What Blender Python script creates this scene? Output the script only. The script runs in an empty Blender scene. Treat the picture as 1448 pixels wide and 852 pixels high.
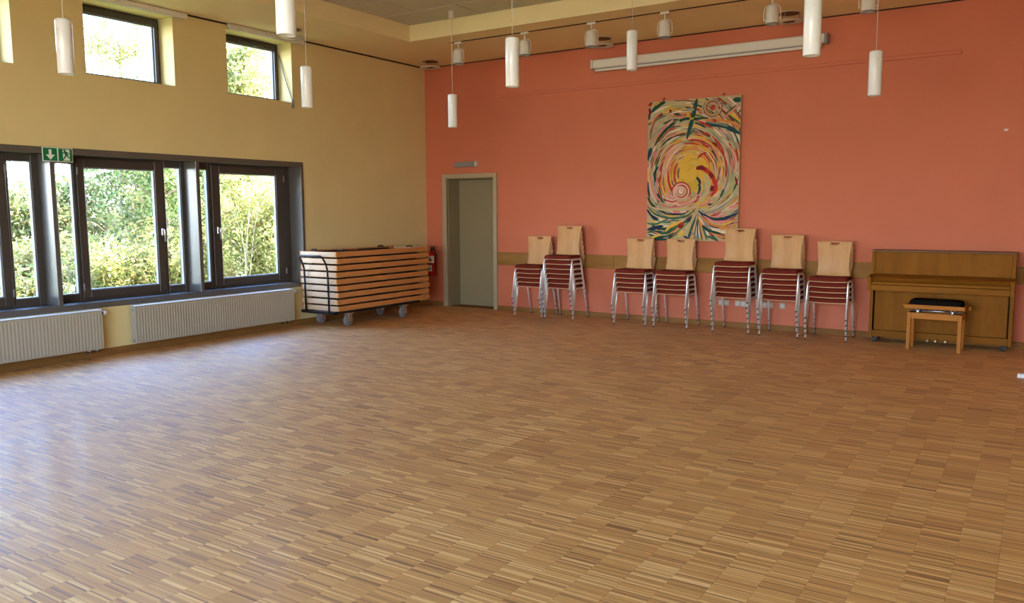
import bpy, math, random
import numpy as np
from mathutils import Vector, Matrix
random.seed(7); rng = np.random.default_rng(7)
SC = bpy.context.scene; COL = SC.collection
PI = math.pi
# ---------------------------------------------------------------- camera
FPX, YAW, PIT, ROLL = 1148.1, 33.0517, 6.3869, -0.301
CX, CY, CH = 8.2341, -10.178, 1.5
a, t, r_ = math.radians(YAW), math.radians(PIT), math.radians(ROLL)
F = Vector((-math.sin(a)*math.cos(t), math.cos(a)*math.cos(t), -math.sin(t)))
R0 = Vector((math.cos(a), math.sin(a), 0)); U0 = R0.cross(F)
RR = R0*math.cos(r_)+U0*math.sin(r_); UU = -R0*math.sin(r_)+U0*math.cos(r_)
cam_d = bpy.data.cameras.new('camera'); cam = bpy.data.objects.new('camera', cam_d); COL.objects.link(cam)
cam_d.sensor_width = 36; cam_d.sensor_fit = 'HORIZONTAL'; cam_d.lens = FPX*36/1448
cam_d.clip_start = .05; cam_d.clip_end = 300
M = Matrix(((RR.x, UU.x, -F.x, CX), (RR.y, UU.y, -F.y, CY), (RR.z, UU.z, -F.z, CH), (0, 0, 0, 1)))
cam.matrix_world = M
SC.camera = cam
def px(P):
    v = Vector(P)-Vector((CX, CY, CH)); d = v.dot(F)
    return 724+FPX*v.dot(RR)/d, 426-FPX*v.dot(UU)/d, d
# ---------------------------------------------------------------- light
SC.view_settings.view_transform = 'Standard'; SC.view_settings.look = 'None'
SC.view_settings.gamma = 1; SC.view_settings.exposure = 2.4
WORLD = 4.5
w = bpy.data.worlds.new('sky'); SC.world = w; w.use_nodes = True
nt = w.node_tree; nt.nodes.clear()
o_ = nt.nodes.new('ShaderNodeOutputWorld'); b_ = nt.nodes.new('ShaderNodeBackground')
tc = nt.nodes.new('ShaderNodeTexCoord'); sx = nt.nodes.new('ShaderNodeSeparateXYZ'); cr = nt.nodes.new('ShaderNodeValToRGB')
nz = nt.nodes.new('ShaderNodeTexNoise'); nz.inputs['Scale'].default_value = 3.0; nz.inputs['Detail'].default_value = 5
mx = nt.nodes.new('ShaderNodeMix'); mx.data_type = 'RGBA'
cr.color_ramp.elements[0].position = 0.0; cr.color_ramp.elements[0].color = (.92, .95, 1, 1)
cr.color_ramp.elements[1].position = .6; cr.color_ramp.elements[1].color = (.14, .36, 1, 1)
_e = cr.color_ramp.elements.new(.25); _e.color = (.28, .54, 1, 1)
nt.links.new(tc.outputs['Generated'], sx.inputs[0]); nt.links.new(sx.outputs['Z'], cr.inputs[0])
nt.links.new(tc.outputs['Generated'], nz.inputs['Vector'])
_m = nt.nodes.new('ShaderNodeMath'); _m.operation = 'MULTIPLY'; _m.inputs[1].default_value = .15; nt.links.new(nz.outputs['Fac'], _m.inputs[0]); nt.links.new(_m.outputs[0], mx.inputs[0]); nt.links.new(cr.outputs[0], mx.inputs[6]); mx.inputs[7].default_value = (.95, .97, 1, 1)
nt.links.new(mx.outputs[2], b_.inputs[0]); b_.inputs[1].default_value = WORLD; nt.links.new(b_.outputs[0], o_.inputs[0])
sd = bpy.data.lights.new('sun', 'SUN'); sd.energy = 15; sd.angle = math.radians(2); sd.color = (1, .93, .8)
sun = bpy.data.objects.new('sun', sd); COL.objects.link(sun)
sun.rotation_euler = Vector((-.12, -.75, -.8)).to_track_quat('-Z', 'Y').to_euler()
def portal(loc, d, sx_, sy_):
    l = bpy.data.lights.new('window_light_portal', 'AREA'); l.shape = 'RECTANGLE'; l.size = sx_; l.size_y = sy_
    l.cycles.is_portal = True
    o = bpy.data.objects.new('window_light_portal', l); COL.objects.link(o); o.location = loc
    o.rotation_euler = Vector(d).to_track_quat('-Z', 'Z').to_euler(); return o
cy = SC.cycles
cy.use_denoising = True
try:
    cy.denoiser = 'OPENIMAGEDENOISE'; cy.denoising_input_passes = 'RGB_ALBEDO_NORMAL'; cy.denoising_prefilter = 'ACCURATE'
except Exception: pass
cy.max_bounces = 14; cy.diffuse_bounces = 8; cy.glossy_bounces = 5; cy.transmission_bounces = 4; cy.transparent_max_bounces = 16
cy.sample_clamp_indirect = 12; cy.caustics_reflective = False; cy.caustics_refractive = False
# ---------------------------------------------------------------- room sizes
RX, RY, H, HU = 9.8, -12.0, 3.719, 3.92      # room x 0..RX, y RY..0
# ---------------------------------------------------------------- materials
def mat(name, col, rough=.6, metal=0, spec=.22, var=0.0, vscale=3.0, stretch=(1, 1, 1), bump=0, bscale=60, coat=0):
    m = bpy.data.materials.new(name); m.use_nodes = True; n = m.node_tree; L = n.links
    p = n.nodes['Principled BSDF']
    p.inputs['Base Color'].default_value = (*col, 1); p.inputs['Roughness'].default_value = rough
    p.inputs['Metallic'].default_value = metal; p.inputs['Specular IOR Level'].default_value = spec
    if coat: p.inputs['Coat Weight'].default_value = coat; p.inputs['Coat Roughness'].default_value = .15
    tc = n.nodes.new('ShaderNodeTexCoord'); mp = n.nodes.new('ShaderNodeMapping'); mp.inputs['Scale'].default_value = stretch
    L.new(tc.outputs['Object'], mp.inputs[0])
    if var:
        nz = n.nodes.new('ShaderNodeTexNoise'); nz.inputs['Scale'].default_value = vscale; nz.inputs['Detail'].default_value = 6
        L.new(mp.outputs[0], nz.inputs['Vector'])
        cr = n.nodes.new('ShaderNodeValToRGB'); e = cr.color_ramp.elements
        e[0].position = .3; e[1].position = .7
        e[0].color = (*[c*(1-var) for c in col], 1); e[1].color = (*[min(1, c*(1+var)) for c in col], 1)
        L.new(nz.outputs['Fac'], cr.inputs[0]); L.new(cr.outputs[0], p.inputs['Base Color'])
    if bump:
        nb = n.nodes.new('ShaderNodeTexNoise'); nb.inputs['Scale'].default_value = bscale; nb.inputs['Detail'].default_value = 4
        L.new(mp.outputs[0], nb.inputs['Vector']); bp = n.nodes.new('ShaderNodeBump'); bp.inputs['Strength'].default_value = bump
        bp.inputs['Distance'].default_value = .003; L.new(nb.outputs['Fac'], bp.inputs['Height']); L.new(bp.outputs[0], p.inputs['Normal'])
    return m
def woodmat(name, c1, c2, rough=.45, axis='x', scale=9, coat=0, contrast=1.0):
    m = bpy.data.materials.new(name); m.use_nodes = True; n = m.node_tree; L = n.links; p = n.nodes['Principled BSDF']
    p.inputs['Roughness'].default_value = rough; p.inputs['Specular IOR Level'].default_value = .10
    if coat: p.inputs['Coat Weight'].default_value = coat; p.inputs['Coat Roughness'].default_value = .2
    tc = n.nodes.new('ShaderNodeTexCoord'); mp = n.nodes.new('ShaderNodeMapping')
    st = {'x': (.12, 1, 1), 'y': (1, .12, 1), 'z': (1, 1, .12)}[axis]; mp.inputs['Scale'].default_value = st
    L.new(tc.outputs['Object'], mp.inputs[0])
    n1 = n.nodes.new('ShaderNodeTexNoise'); n1.inputs['Scale'].default_value = scale; n1.inputs['Detail'].default_value = 8; n1.inputs['Distortion'].default_value = .8
    L.new(mp.outputs[0], n1.inputs['Vector'])
    n2 = n.nodes.new('ShaderNodeTexNoise'); n2.inputs['Scale'].default_value = scale*9; n2.inputs['Detail'].default_value = 3
    L.new(mp.outputs[0], n2.inputs['Vector'])
    mt = n.nodes.new('ShaderNodeMath'); mt.operation = 'MULTIPLY_ADD'; mt.inputs[1].default_value = .3*contrast; L.new(n2.outputs['Fac'], mt.inputs[0])
    ms = n.nodes.new('ShaderNodeMath'); ms.operation = 'MULTIPLY'; ms.inputs[1].default_value = .75; L.new(n1.outputs['Fac'], ms.inputs[0]); L.new(ms.outputs[0], mt.inputs[2])
    cr = n.nodes.new('ShaderNodeValToRGB'); e = cr.color_ramp.elements; e[0].position = .35; e[1].position = .65
    e[0].color = (*c1, 1); e[1].color = (*c2, 1)
    L.new(mt.outputs[0], cr.inputs[0]); L.new(cr.outputs[0], p.inputs['Base Color'])
    return m
def glassmat():
    m = bpy.data.materials.new('window_glass'); m.use_nodes = True; n = m.node_tree; L = n.links; n.nodes.clear()
    o = n.nodes.new('ShaderNodeOutputMaterial'); tr = n.nodes.new('ShaderNodeBsdfTransparent'); tr.inputs[0].default_value = (.97, .98, .975, 1)
    gl = n.nodes.new('ShaderNodeBsdfGlossy'); gl.inputs['Roughness'].default_value = .02
    lw = n.nodes.new('ShaderNodeLayerWeight'); lw.inputs[0].default_value = .5; pw = n.nodes.new('ShaderNodeMath'); pw.operation = 'POWER'; pw.inputs[1].default_value = 5; L.new(lw.outputs['Facing'], pw.inputs[0])
    fr = n.nodes.new('ShaderNodeMath'); fr.operation = 'MULTIPLY_ADD'; fr.inputs[1].default_value = .9; fr.inputs[2].default_value = .04; L.new(pw.outputs[0], fr.inputs[0]); mx = n.nodes.new('ShaderNodeMixShader')
    L.new(fr.outputs[0], mx.inputs[0]); L.new(tr.outputs[0], mx.inputs[1]); L.new(gl.outputs[0], mx.inputs[2]); L.new(mx.outputs[0], o.inputs[0])
    return m
def floormat():
    m = bpy.data.materials.new('strip_parquet'); m.use_nodes = True; n = m.node_tree; L = n.links; p = n.nodes['Principled BSDF']
    def N(t, **k):
        q = n.nodes.new(t)
        for kk, v in k.items(): setattr(q, kk, v)
        return q
    def mth(op, a, b=None, c=None):
        q = N('ShaderNodeMath', operation=op)
        for i, v in enumerate((a, b, c)):
            if v is None: continue
            if isinstance(v, (int, float)): q.inputs[i].default_value = v
            else: L.new(v, q.inputs[i])
        return q.outputs[0]
    g = N('ShaderNodeNewGeometry'); s = N('ShaderNodeSeparateXYZ'); L.new(g.outputs['Position'], s.inputs[0])
    X, Y = s.outputs[0], s.outputs[1]
    row = mth('FLOOR', mth('DIVIDE', Y, .16))
    offx = mth('MULTIPLY', mth('FRACT', mth('MULTIPLY', row, .37)), 0.0)
    col = mth('FLOOR', mth('DIVIDE', mth('ADD', X, offx), .16))
    def wn(x, y, z=0.0):
        c = N('ShaderNodeCombineXYZ'); L.new(x, c.inputs[0]); L.new(y, c.inputs[1]); c.inputs[2].default_value = z
        q = N('ShaderNodeTexWhiteNoise', noise_dimensions='3D'); L.new(c.outputs[0], q.inputs['Vector']); return q.outputs['Value']
    strip = mth('FLOOR', mth('DIVIDE', Y, .0100)); strip3 = mth('FLOOR', mth('DIVIDE', Y, .0264))
    v1 = wn(col, strip); v2 = wn(col, row, 3.3); v3 = wn(col, strip3, 7.7)
    c1 = mth('SUBTRACT', mth('MULTIPLY', v1, 2.0), 1.0); v1 = mth('ADD', .5, mth('MULTIPLY', .5, mth('MULTIPLY', c1, mth('ABSOLUTE', c1))))
    nz = N('ShaderNodeTexNoise'); nz.inputs['Scale'].default_value = 12; nz.inputs['Detail'].default_value = 5
    mp = N('ShaderNodeMapping'); mp.inputs['Scale'].default_value = (.6, 8, 1); L.new(g.outputs['Position'], mp.inputs[0]); L.new(mp.outputs[0], nz.inputs['Vector'])
    nl = N('ShaderNodeTexNoise'); nl.inputs['Scale'].default_value = .7; nl.inputs['Detail'].default_value = 3; L.new(g.outputs['Position'], nl.inputs['Vector'])
    sm = mth('ADD', mth('MULTIPLY', v1, .62), mth('ADD', mth('MULTIPLY', v2, .11), mth('ADD', mth('MULTIPLY', v3, .07), mth('ADD', mth('MULTIPLY', nz.outputs['Fac'], .22), mth('MULTIPLY', nl.outputs['Fac'], .12)))))
    cr = N('ShaderNodeValToRGB'); L.new(sm, cr.inputs[0]); e = cr.color_ramp.elements
    e[0].position = .18; e[0].color = (.22, .080, .015, 1)
    e[1].position = .92; e[1].color = (.88, .54, .18, 1)
    q = e.new(.45); q.color = (.50, .215, .040, 1); q = e.new(.66); q.color = (.66, .32, .070, 1)
    L.new(cr.outputs[0], p.inputs['Base Color'])
    p.inputs['Specular IOR Level'].default_value = .5; p.inputs['IOR'].default_value = 1.85; p.inputs['Coat Weight'].default_value = .05; p.inputs['Coat Roughness'].default_value = .18
    ro = mth('ADD', .55, mth('MULTIPLY', v1, .08)); ro = mth('ADD', ro, mth('MULTIPLY', nl.outputs['Fac'], .06)); L.new(ro, p.inputs['Roughness'])
    bp = N('ShaderNodeBump'); bp.inputs['Strength'].default_value = .25; bp.inputs['Distance'].default_value = .0012
    hs = mth('ADD', mth('MULTIPLY', v1, .5), nz.outputs['Fac']); L.new(hs, bp.inputs['Height']); L.new(bp.outputs[0], p.inputs['Normal'])
    return m
def leafmat(name, cols, transl=.45):
    m = bpy.data.materials.new(name); m.use_nodes = True; n = m.node_tree; L = n.links; n.nodes.clear()
    o = n.nodes.new('ShaderNodeOutputMaterial'); d = n.nodes.new('ShaderNodeBsdfDiffuse'); tl = n.nodes.new('ShaderNodeBsdfTranslucent')
    g = n.nodes.new('ShaderNodeNewGeometry'); cr = n.nodes.new('ShaderNodeValToRGB'); e = cr.color_ramp.elements
    e[0].color = (*cols[0], 1); e[1].color = (*cols[-1], 1)
    for i, c in enumerate(cols[1:-1]):
        q = e.new((i+1)/(len(cols)-1)); q.color = (*c, 1)
    L.new(g.outputs['Random Per Island'], cr.inputs[0]); mx = n.nodes.new('ShaderNodeMixShader'); mx.inputs[0].default_value = transl
    L.new(cr.outputs[0], d.inputs[0]); L.new(cr.outputs[0], tl.inputs[0]); L.new(d.outputs[0], mx.inputs[1]); L.new(tl.outputs[0], mx.inputs[2]); L.new(mx.outputs[0], o.inputs[0])
    return m
MT = dict(
    cream=mat('cream_wall_paint', (.68, .545, .255), .75, var=.03, vscale=2, bump=.15, bscale=90),
    ceil=mat('cream_ceiling_paint', (.80, .66, .36), .8, var=.02),
    red=mat('terracotta_wall_paint', (.56, .165, .082), .7, var=.035, vscale=1.5, bump=.15, bscale=90),
    hidden=mat('rear_wall_paint', (.72, .62, .42), .8, var=.02),
    casing=mat('dark_grey_window_lacquer', (.095, .082, .066), .27, var=.05, spec=.6),
    sash=mat('dark_brown_window_frame', (.060, .047, .037), .34, var=.05, spec=.4),
    bead=mat('reflection_toned_bead', (.35, .37, .37), .35),  # pale tone paints in the bright reflection strip beside the glass
    glass=glassmat(), floor=floormat(),
    gap=mat('dark_joint', (.035, .02, .01), .9),
    skirt=woodmat('skirting_oak', (.17, .075, .018), (.28, .13, .035), .6, 'x', 6),
    skirty=woodmat('skirting_oak_left', (.17, .075, .018), (.28, .13, .035), .6, 'y', 6),
    rail=woodmat('wall_rail_oak', (.22, .098, .020), (.35, .175, .045), .6, 'x', 5),
    tile=mat('grey_ceiling_board', (.52, .48, .36), .9, var=.06, vscale=14, bump=.2, bscale=120),
    tee=mat('pale_ceiling_strip', (.6, .54, .42), .6),
    dark=mat('shadow_gap', (.03, .015, .01), .9),
    white=mat('white_enamel', (.80, .78, .72), .35, var=.01),
    offw=mat('off_white_plastic', (.68, .64, .54), .45),
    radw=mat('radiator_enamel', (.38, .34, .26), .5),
    door=mat('grey_beige_door_paint', (.27, .215, .115), .5, var=.02),
    doorf=mat('beige_door_frame', (.40, .32, .19), .5),
    black=mat('black_powder_coat', (.02, .015, .013), .4),
    blackp=mat('black_plastic', (.02, .02, .022), .5),
    grey=mat('grey_metal_box', (.24, .23, .21), .45),
    chrome=mat('chrome_tube', (.95, .92, .87), .33, metal=.6),
    steel=mat('brushed_steel', (.6, .6, .6), .3, metal=1),
    castor=mat('dark_castor', (.05, .048, .045), .4),
    sockp=mat('cream_socket_plastic', (.46, .41, .31), .5),
    brass=mat('brass_pedal', (.85, .72, .48), .3, metal=1),
    ply=woodmat('beech_plywood', (.52, .27, .10), (.64, .355, .145), .42, 'z', 4, coat=.05),
    plyedge=mat('plywood_edge', (.62, .40, .24), .5),
    cush=mat('dark_red_upholstery', (.15, .016, .006), .85, var=.12, vscale=60, bump=.3, bscale=300),
    beech=woodmat('beech_lipping_shaded', (.48, .19, .045), (.60, .26, .08), .45, 'y', 4),  # long table sides: shade put into the colour, darker and more orange
    beechx=woodmat('beech_lipping_lit', (.50, .32, .17), (.64, .44, .26), .4, 'x', 4),  # table ends: same beech painted paler, as the lit side
    top=mat('table_top_laminate', (.70, .62, .48), .5),
    wheel=mat('grey_rubber_wheel', (.22, .21, .20), .5),
    piano=woodmat('piano_oak_veneer', (.19, .066, .005), (.26, .097, .009), .65, 'z', 6),
    pianox=woodmat('piano_oak_rail', (.19, .066, .005), (.26, .097, .009), .65, 'x', 6),
    pianod=woodmat('piano_dark_edge', (.12, .055, .018), (.18, .085, .03), .4, 'x', 6),
    stool=woodmat('stool_beech', (.36, .125, .016), (.46, .175, .028), .5, 'x', 6),
    velvet=mat('black_velvet', (.010, .008, .006), 1.0, spec=.0),
    extred=mat('extinguisher_red', (.42, .012, .010), .3),
    label=mat('white_label', (.75, .75, .72), .5),
    signg=mat('sign_green', (.01, .16, .06), .4),
    signw=mat('sign_white', (.78, .80, .68), .45),
    opal=mat('opal_glass_tube', (.84, .83, .77), .22, coat=.4),
    frost=mat('frosted_disc', (.62, .56, .46), .4),
    canvas=mat('canvas_cream', (.40, .32, .17), .7, var=.12, vscale=12),
    bark=mat('pale_bark', (.26, .20, .13), .9, var=.3, vscale=9),
    twig=mat('tan_twig', (.26, .20, .12), .9, var=.2, vscale=5),
    bounce_pave=mat('unseen_bounce_paving', (.48, .35, .20), .85, var=.1, vscale=1.5),  # warm reflector colour for the unseen terrace
    grass=mat('lawn_grass', (.08, .10, .03), .95, var=.3, vscale=2),
    leafy=leafmat('yellow_green_leaf', [(.19, .20, .05), (.31, .30, .09), (.45, .40, .16), (.25, .27, .07)]),
    leafi=leafmat('ivy_leaf', [(.04, .08, .022), (.13, .19, .05), (.33, .35, .13), (.09, .15, .04)]),
    leafm=leafmat('mixed_leaf', [(.10, .14, .035), (.25, .26, .07), (.40, .35, .13), (.42, .30, .14)]),
)
# paint that follows stroke colour attribute
pm = bpy.data.materials.new('artist_paint'); pm.use_nodes = True
_a = pm.node_tree.nodes.new('ShaderNodeVertexColor'); _a.layer_name = 'Col'
pm.node_tree.links.new(_a.outputs[0], pm.node_tree.nodes['Principled BSDF'].inputs['Base Color']); pm.node_tree.nodes['Principled BSDF'].inputs['Roughness'].default_value = .7; pm.node_tree.nodes['Principled BSDF'].inputs['Specular IOR Level'].default_value = .1
MT['paint'] = pm
# ---------------------------------------------------------------- builders
class MB:
    def __init__(s): s.v = []; s.f = []; s.m = []; s.sm = []
    def add(s, vs, fs, mi=0, smooth=False):
        o = len(s.v); s.v += [tuple(p) for p in vs]
        for f in fs: s.f.append(tuple(i+o for i in f)); s.m.append(mi); s.sm.append(smooth)
        return s
    def box(s, x0, x1, y0, y1, z0, z1, mi=0, b=0):
        if x0 > x1: x0, x1 = x1, x0
        if y0 > y1: y0, y1 = y1, y0
        if z0 > z1: z0, z1 = z1, z0
        b = min(b, (x1-x0)*.45, (y1-y0)*.45, (z1-z0)*.45)
        if b <= 0:
            v = [(x, y, z) for z in (z0, z1) for y in (y0, y1) for x in (x0, x1)]
            s.add(v, [(0, 2, 3, 1), (4, 5, 7, 6), (0, 1, 5, 4), (2, 6, 7, 3), (0, 4, 6, 2), (1, 3, 7, 5)], mi)
        else:
            # chamfered box
            X, Y, Z = (x0, x1), (y0, y1), (z0, z1); v = []; ix = {}
            for i in (0, 1):
                for j in (0, 1):
                    for k in (0, 1):
                        sx, sy, sz = (b if i == 0 else -b), (b if j == 0 else -b), (b if k == 0 else -b)
                        for ax, p in enumerate(((X[i], Y[j]+sy, Z[k]+sz), (X[i]+sx, Y[j], Z[k]+sz), (X[i]+sx, Y[j]+sy, Z[k]))):
                            ix[i, j, k, ax] = len(v); v.append(p)
            f = []
            for i in (0, 1): q = [ix[i, 0, 0, 0], ix[i, 1, 0, 0], ix[i, 1, 1, 0], ix[i, 0, 1, 0]]; f.append(q if i else q[::-1])
            for j in (0, 1): q = [ix[0, j, 0, 1], ix[0, j, 1, 1], ix[1, j, 1, 1], ix[1, j, 0, 1]]; f.append(q if j else q[::-1])
            for k in (0, 1): q = [ix[0, 0, k, 2], ix[1, 0, k, 2], ix[1, 1, k, 2], ix[0, 1, k, 2]]; f.append(q if k else q[::-1])
            for j in (0, 1):
                for k in (0, 1):
                    q = [ix[0, j, k, 1], ix[1, j, k, 1], ix[1, j, k, 2], ix[0, j, k, 2]]; f.append(q if (j+k) % 2 else q[::-1])
            for i in (0, 1):
                for k in (0, 1):
                    q = [ix[i, 0, k, 0], ix[i, 1, k, 0], ix[i, 1, k, 2], ix[i, 0, k, 2]]; f.append(q[::-1] if (i+k) % 2 else q)
            for i in (0, 1):
                for j in (0, 1):
                    q = [ix[i, j, 0, 0], ix[i, j, 1, 0], ix[i, j, 1, 1], ix[i, j, 0, 1]]; f.append(q if (i+j) % 2 else q[::-1])
            for i in (0, 1):
                for j in (0, 1):
                    for k in (0, 1):
                        q = [ix[i, j, k, 0], ix[i, j, k, 1], ix[i, j, k, 2]]; f.append(q if (i+j+k) % 2 else q[::-1])
            s.add(v, f, mi)
        return s
    def tube(s, pts, r, n=8, mi=0, cap=True, smooth=True):
        P = [Vector(p) for p in pts]; rs = r if isinstance(r, (list, tuple)) else [r]*len(P)
        T = []
        for i in range(len(P)):
            d = (P[min(i+1, len(P)-1)]-P[max(i-1, 0)]); T.append(d.normalized() if d.length else Vector((0, 0, 1)))
        u = T[0].orthogonal().normalized(); vs = []
        for i, p in enumerate(P):
            u = (u-T[i]*u.dot(T[i])).normalized(); w_ = T[i].cross(u)
            for k in range(n):
                an = 2*PI*k/n; vs.append(p+(u*math.cos(an)+w_*math.sin(an))*rs[i])
        fs = []
        for i in range(len(P)-1):
            for k in range(n): fs.append((i*n+k, i*n+(k+1) % n, (i+1)*n+(k+1) % n, (i+1)*n+k))
        s.add(vs, fs, mi, smooth)
        if cap:
            o = len(s.v)-len(vs); s.f.append(tuple(o+k for k in range(n))[::-1]); s.m.append(mi); s.sm.append(False)
            s.f.append(tuple(o+(len(P)-1)*n+k for k in range(n))); s.m.append(mi); s.sm.append(False)
        return s
    def cyl(s, c, r, z0, z1, n=20, mi=0, r2=None, smooth=True):
        r2 = r if r2 is None else r2
        return s.tube([(c[0], c[1], z0), (c[0], c[1], z1)], [r, r2], n, mi, True, smooth)
    def lathe(s, c, prof, n=24, mi=0, smooth=True):
        vs = [(c[0]+r*math.cos(2*PI*k/n), c[1]+r*math.sin(2*PI*k/n), c[2]+z) for r, z in prof for k in range(n)]
        fs = [(i*n+k, i*n+(k+1) % n, (i+1)*n+(k+1) % n, (i+1)*n+k) for i in range(len(prof)-1) for k in range(n)]
        return s.add(vs, fs, mi, smooth)
    def prism(s, prof, x0, x1, axis='x', mi=0, smooth=False):
        n = len(prof)
        def P(x, p): return {'x': (x, p[0], p[1]), 'y': (p[0], x, p[1]), 'z': (p[0], p[1], x)}[axis]
        vs = [P(x0, p) for p in prof]+[P(x1, p) for p in prof]
        fs = [(i, (i+1) % n, (i+1) % n+n, i+n) for i in range(n)]
        s.add(vs, fs, mi, smooth); s.add(vs, [tuple(range(n))[::-1], tuple(range(n, 2*n))], mi)
        return s
    def build(s, name, mats, parent=None, loc=(0, 0, 0), autos=True):
        me = bpy.data.meshes.new(name); me.from_pydata(s.v, [], s.f)
        for m in (mats if isinstance(mats, (list, tuple)) else [mats]): me.materials.append(MT[m] if isinstance(m, str) else m)
        me.polygons.foreach_set('material_index', s.m); me.polygons.foreach_set('use_smooth', s.sm)
        import bmesh
        bm = bmesh.new(); bm.from_mesh(me); bmesh.ops.recalc_face_normals(bm, faces=bm.faces); bm.to_mesh(me); bm.free()
        me.update()
        o = bpy.data.objects.new(name, me); COL.objects.link(o); o.location = loc
        if parent: o.parent = parent
        return o
def tag(o, label=None, cat=None, group=None, kind=None):
    if label: o['label'] = label
    if cat: o['category'] = cat
    if group: o['group'] = group
    if kind: o['kind'] = kind
    return o
def thing(name, label, cat, loc=(0, 0, 0), rz=0, group=None):
    o = bpy.data.objects.new(name, None); COL.objects.link(o); o.location = loc; o.rotation_euler = (0, 0, rz); o.empty_display_size = .1
    return tag(o, label, cat, group)
def struct_empty(name, loc=(0, 0, 0)):
    o = bpy.data.objects.new(name, None); COL.objects.link(o); o.location = loc; o['kind'] = 'structure'; o.empty_display_size = .1; return o
def dup(root, loc=None, rz=None):
    r = root.copy(); COL.objects.link(r)
    if loc is not None: r.location = loc
    if rz is not None: r.rotation_euler = (0, 0, rz)
    for ch in list(root.children):
        c = ch.copy(); COL.objects.link(c); c.parent = r
        for g in list(ch.children):
            d = g.copy(); COL.objects.link(d); d.parent = c
    return r
def wall(name, axis, t0, t1, a0, a1, z0, z1, holes, material, thick_mat=None):
    """wall slab with holes. axis 'x': plane normal x, spans t0..t1 in x, a along y."""
    A = sorted({a0, a1, *[h[0] for h in holes], *[h[1] for h in holes]}); Z = sorted({z0, z1, *[h[2] for h in holes], *[h[3] for h in holes]})
    def solid(i, j):
        if i < 0 or j < 0 or i >= len(A)-1 or j >= len(Z)-1: return False
        ca, cz = (A[i]+A[i+1])/2, (Z[j]+Z[j+1])/2
        return not any(h[0] < ca < h[1] and h[2] < cz < h[3] for h in holes)
    mb = MB()
    def P(t, a_, z): return (t, a_, z) if axis == 'x' else (a_, t, z)
    for i in range(len(A)-1):
        for j in range(len(Z)-1):
            if not solid(i, j): continue
            for t in (t0, t1): mb.add([P(t, A[i], Z[j]), P(t, A[i+1], Z[j]), P(t, A[i+1], Z[j+1]), P(t, A[i], Z[j+1])], [(0, 1, 2, 3)])
            if not solid(i-1, j): mb.add([P(t0, A[i], Z[j]), P(t1, A[i], Z[j]), P(t1, A[i], Z[j+1]), P(t0, A[i], Z[j+1])], [(0, 1, 2, 3)])
            if not solid(i+1, j): mb.add([P(t0, A[i+1], Z[j]), P(t1, A[i+1], Z[j]), P(t1, A[i+1], Z[j+1]), P(t0, A[i+1], Z[j+1])], [(0, 1, 2, 3)])
            if not solid(i, j-1): mb.add([P(t0, A[i], Z[j]), P(t1, A[i], Z[j]), P(t1, A[i+1], Z[j]), P(t0, A[i+1], Z[j])], [(0, 1, 2, 3)])
            if not solid(i, j+1): mb.add([P(t0, A[i], Z[j+1]), P(t1, A[i], Z[j+1]), P(t1, A[i+1], Z[j+1]), P(t0, A[i+1], Z[j+1])], [(0, 1, 2, 3)])
    o = mb.build(name, material); o['kind'] = 'structure'; return o
# ================================================================ STRUCTURE
TH = .36                                   # outer wall thickness
LW = (-7.52, -2.58, .51, 2.145)            # low window opening in the left wall
HW = [(-7.15, -6.14), (-5.435, -4.42), (-3.71, -2.71)]; HZ = (2.905, 3.66)
wall('wall_left', 'x', -TH, 0, RY, 0, 0, 4.1, [LW]+[(y0, y1, *HZ) for y0, y1 in HW], 'cream')
DX0, DX1, DZ = .413, 1.294, 2.0
wall('wall_back', 'y', 0, TH, -TH, RX+TH, 0, 4.1, [(DX0, DX1, -.01, DZ)], 'red')
BW = (2.8, 8.8, .12, 3.0)                  # glazed front behind the camera
wall('wall_front', 'y', RY-TH, RY, -TH, RX+TH, 0, 4.1, [BW], 'hidden')
wall('wall_right', 'x', RX, RX+TH, RY, 0, 0, 4.1, [], 'hidden')
# sub floor + parquet blocks
S = .16; GAPW = .0007
fl = MB().box(-.0, RX, RY, .36, -.12, -.0125).build('floor', 'gap'); fl['kind'] = 'structure'
nx, ny = int(RX/S)+1, int(-RY/S)+1
cells = []
for i in range(nx):
    for j in range(-2, ny):
        x0, x1 = i*S, min((i+1)*S, RX); y1, y0 = -j*S, max(-(j+1)*S, RY)
        if j < 0 and (x1 < DX0 or x0 > DX1): continue
        if j < 0: x0 = max(x0, DX0); x1 = min(x1, DX1)
        if x1-x0 < .01 or y1-y0 < .01: continue
        P = (px(((x0+x1)/2, (y0+y1)/2, 0)))
        sc = 0
        if P[2] > .5 and -5 < P[0] < 1453 and -5 < P[1] < 857: sc = 1/P[2]**3
        cells.append((sc, x0, x1, y0, y1))
cells.sort(key=lambda c: -c[0])
block_me = None
rest = MB()
def blockbox(mb, x0, x1, y0, y1, dz):
    g = GAPW/2; z = dz
    v = [(x0+g, y0+g, -.012), (x1-g, y0+g, -.012), (x1-g, y1-g, -.012), (x0+g, y1-g, -.012), (x0+g, y0+g, z), (x1-g, y0+g, z), (x1-g, y1-g, z), (x0+g, y1-g, z)]
    mb.add(v, [(4, 5, 6, 7), (0, 1, 5, 4), (1, 2, 6, 5), (2, 3, 7, 6), (3, 0, 4, 7)])
nobj = 0
for c in cells:
    full = abs(c[2]-c[1]-S) < 1e-6 and abs(c[4]-c[3]-S) < 1e-6
    if nobj < 300 and full and c[0] > 0:
        if block_me is None:
            m_ = MB(); blockbox(m_, -S/2, S/2, -S/2, S/2, 0); o = m_.build('parquet_block', 'floor', fl); block_me = o.data
        else:
            o = bpy.data.objects.new('parquet_block', block_me); COL.objects.link(o); o.parent = fl
        o.location = ((c[1]+c[2])/2, (c[3]+c[4])/2, random.uniform(-.0003, .0))
        nobj += 1
    else: blockbox(rest, *c[1:], random.uniform(-.0003, 0))
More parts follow.
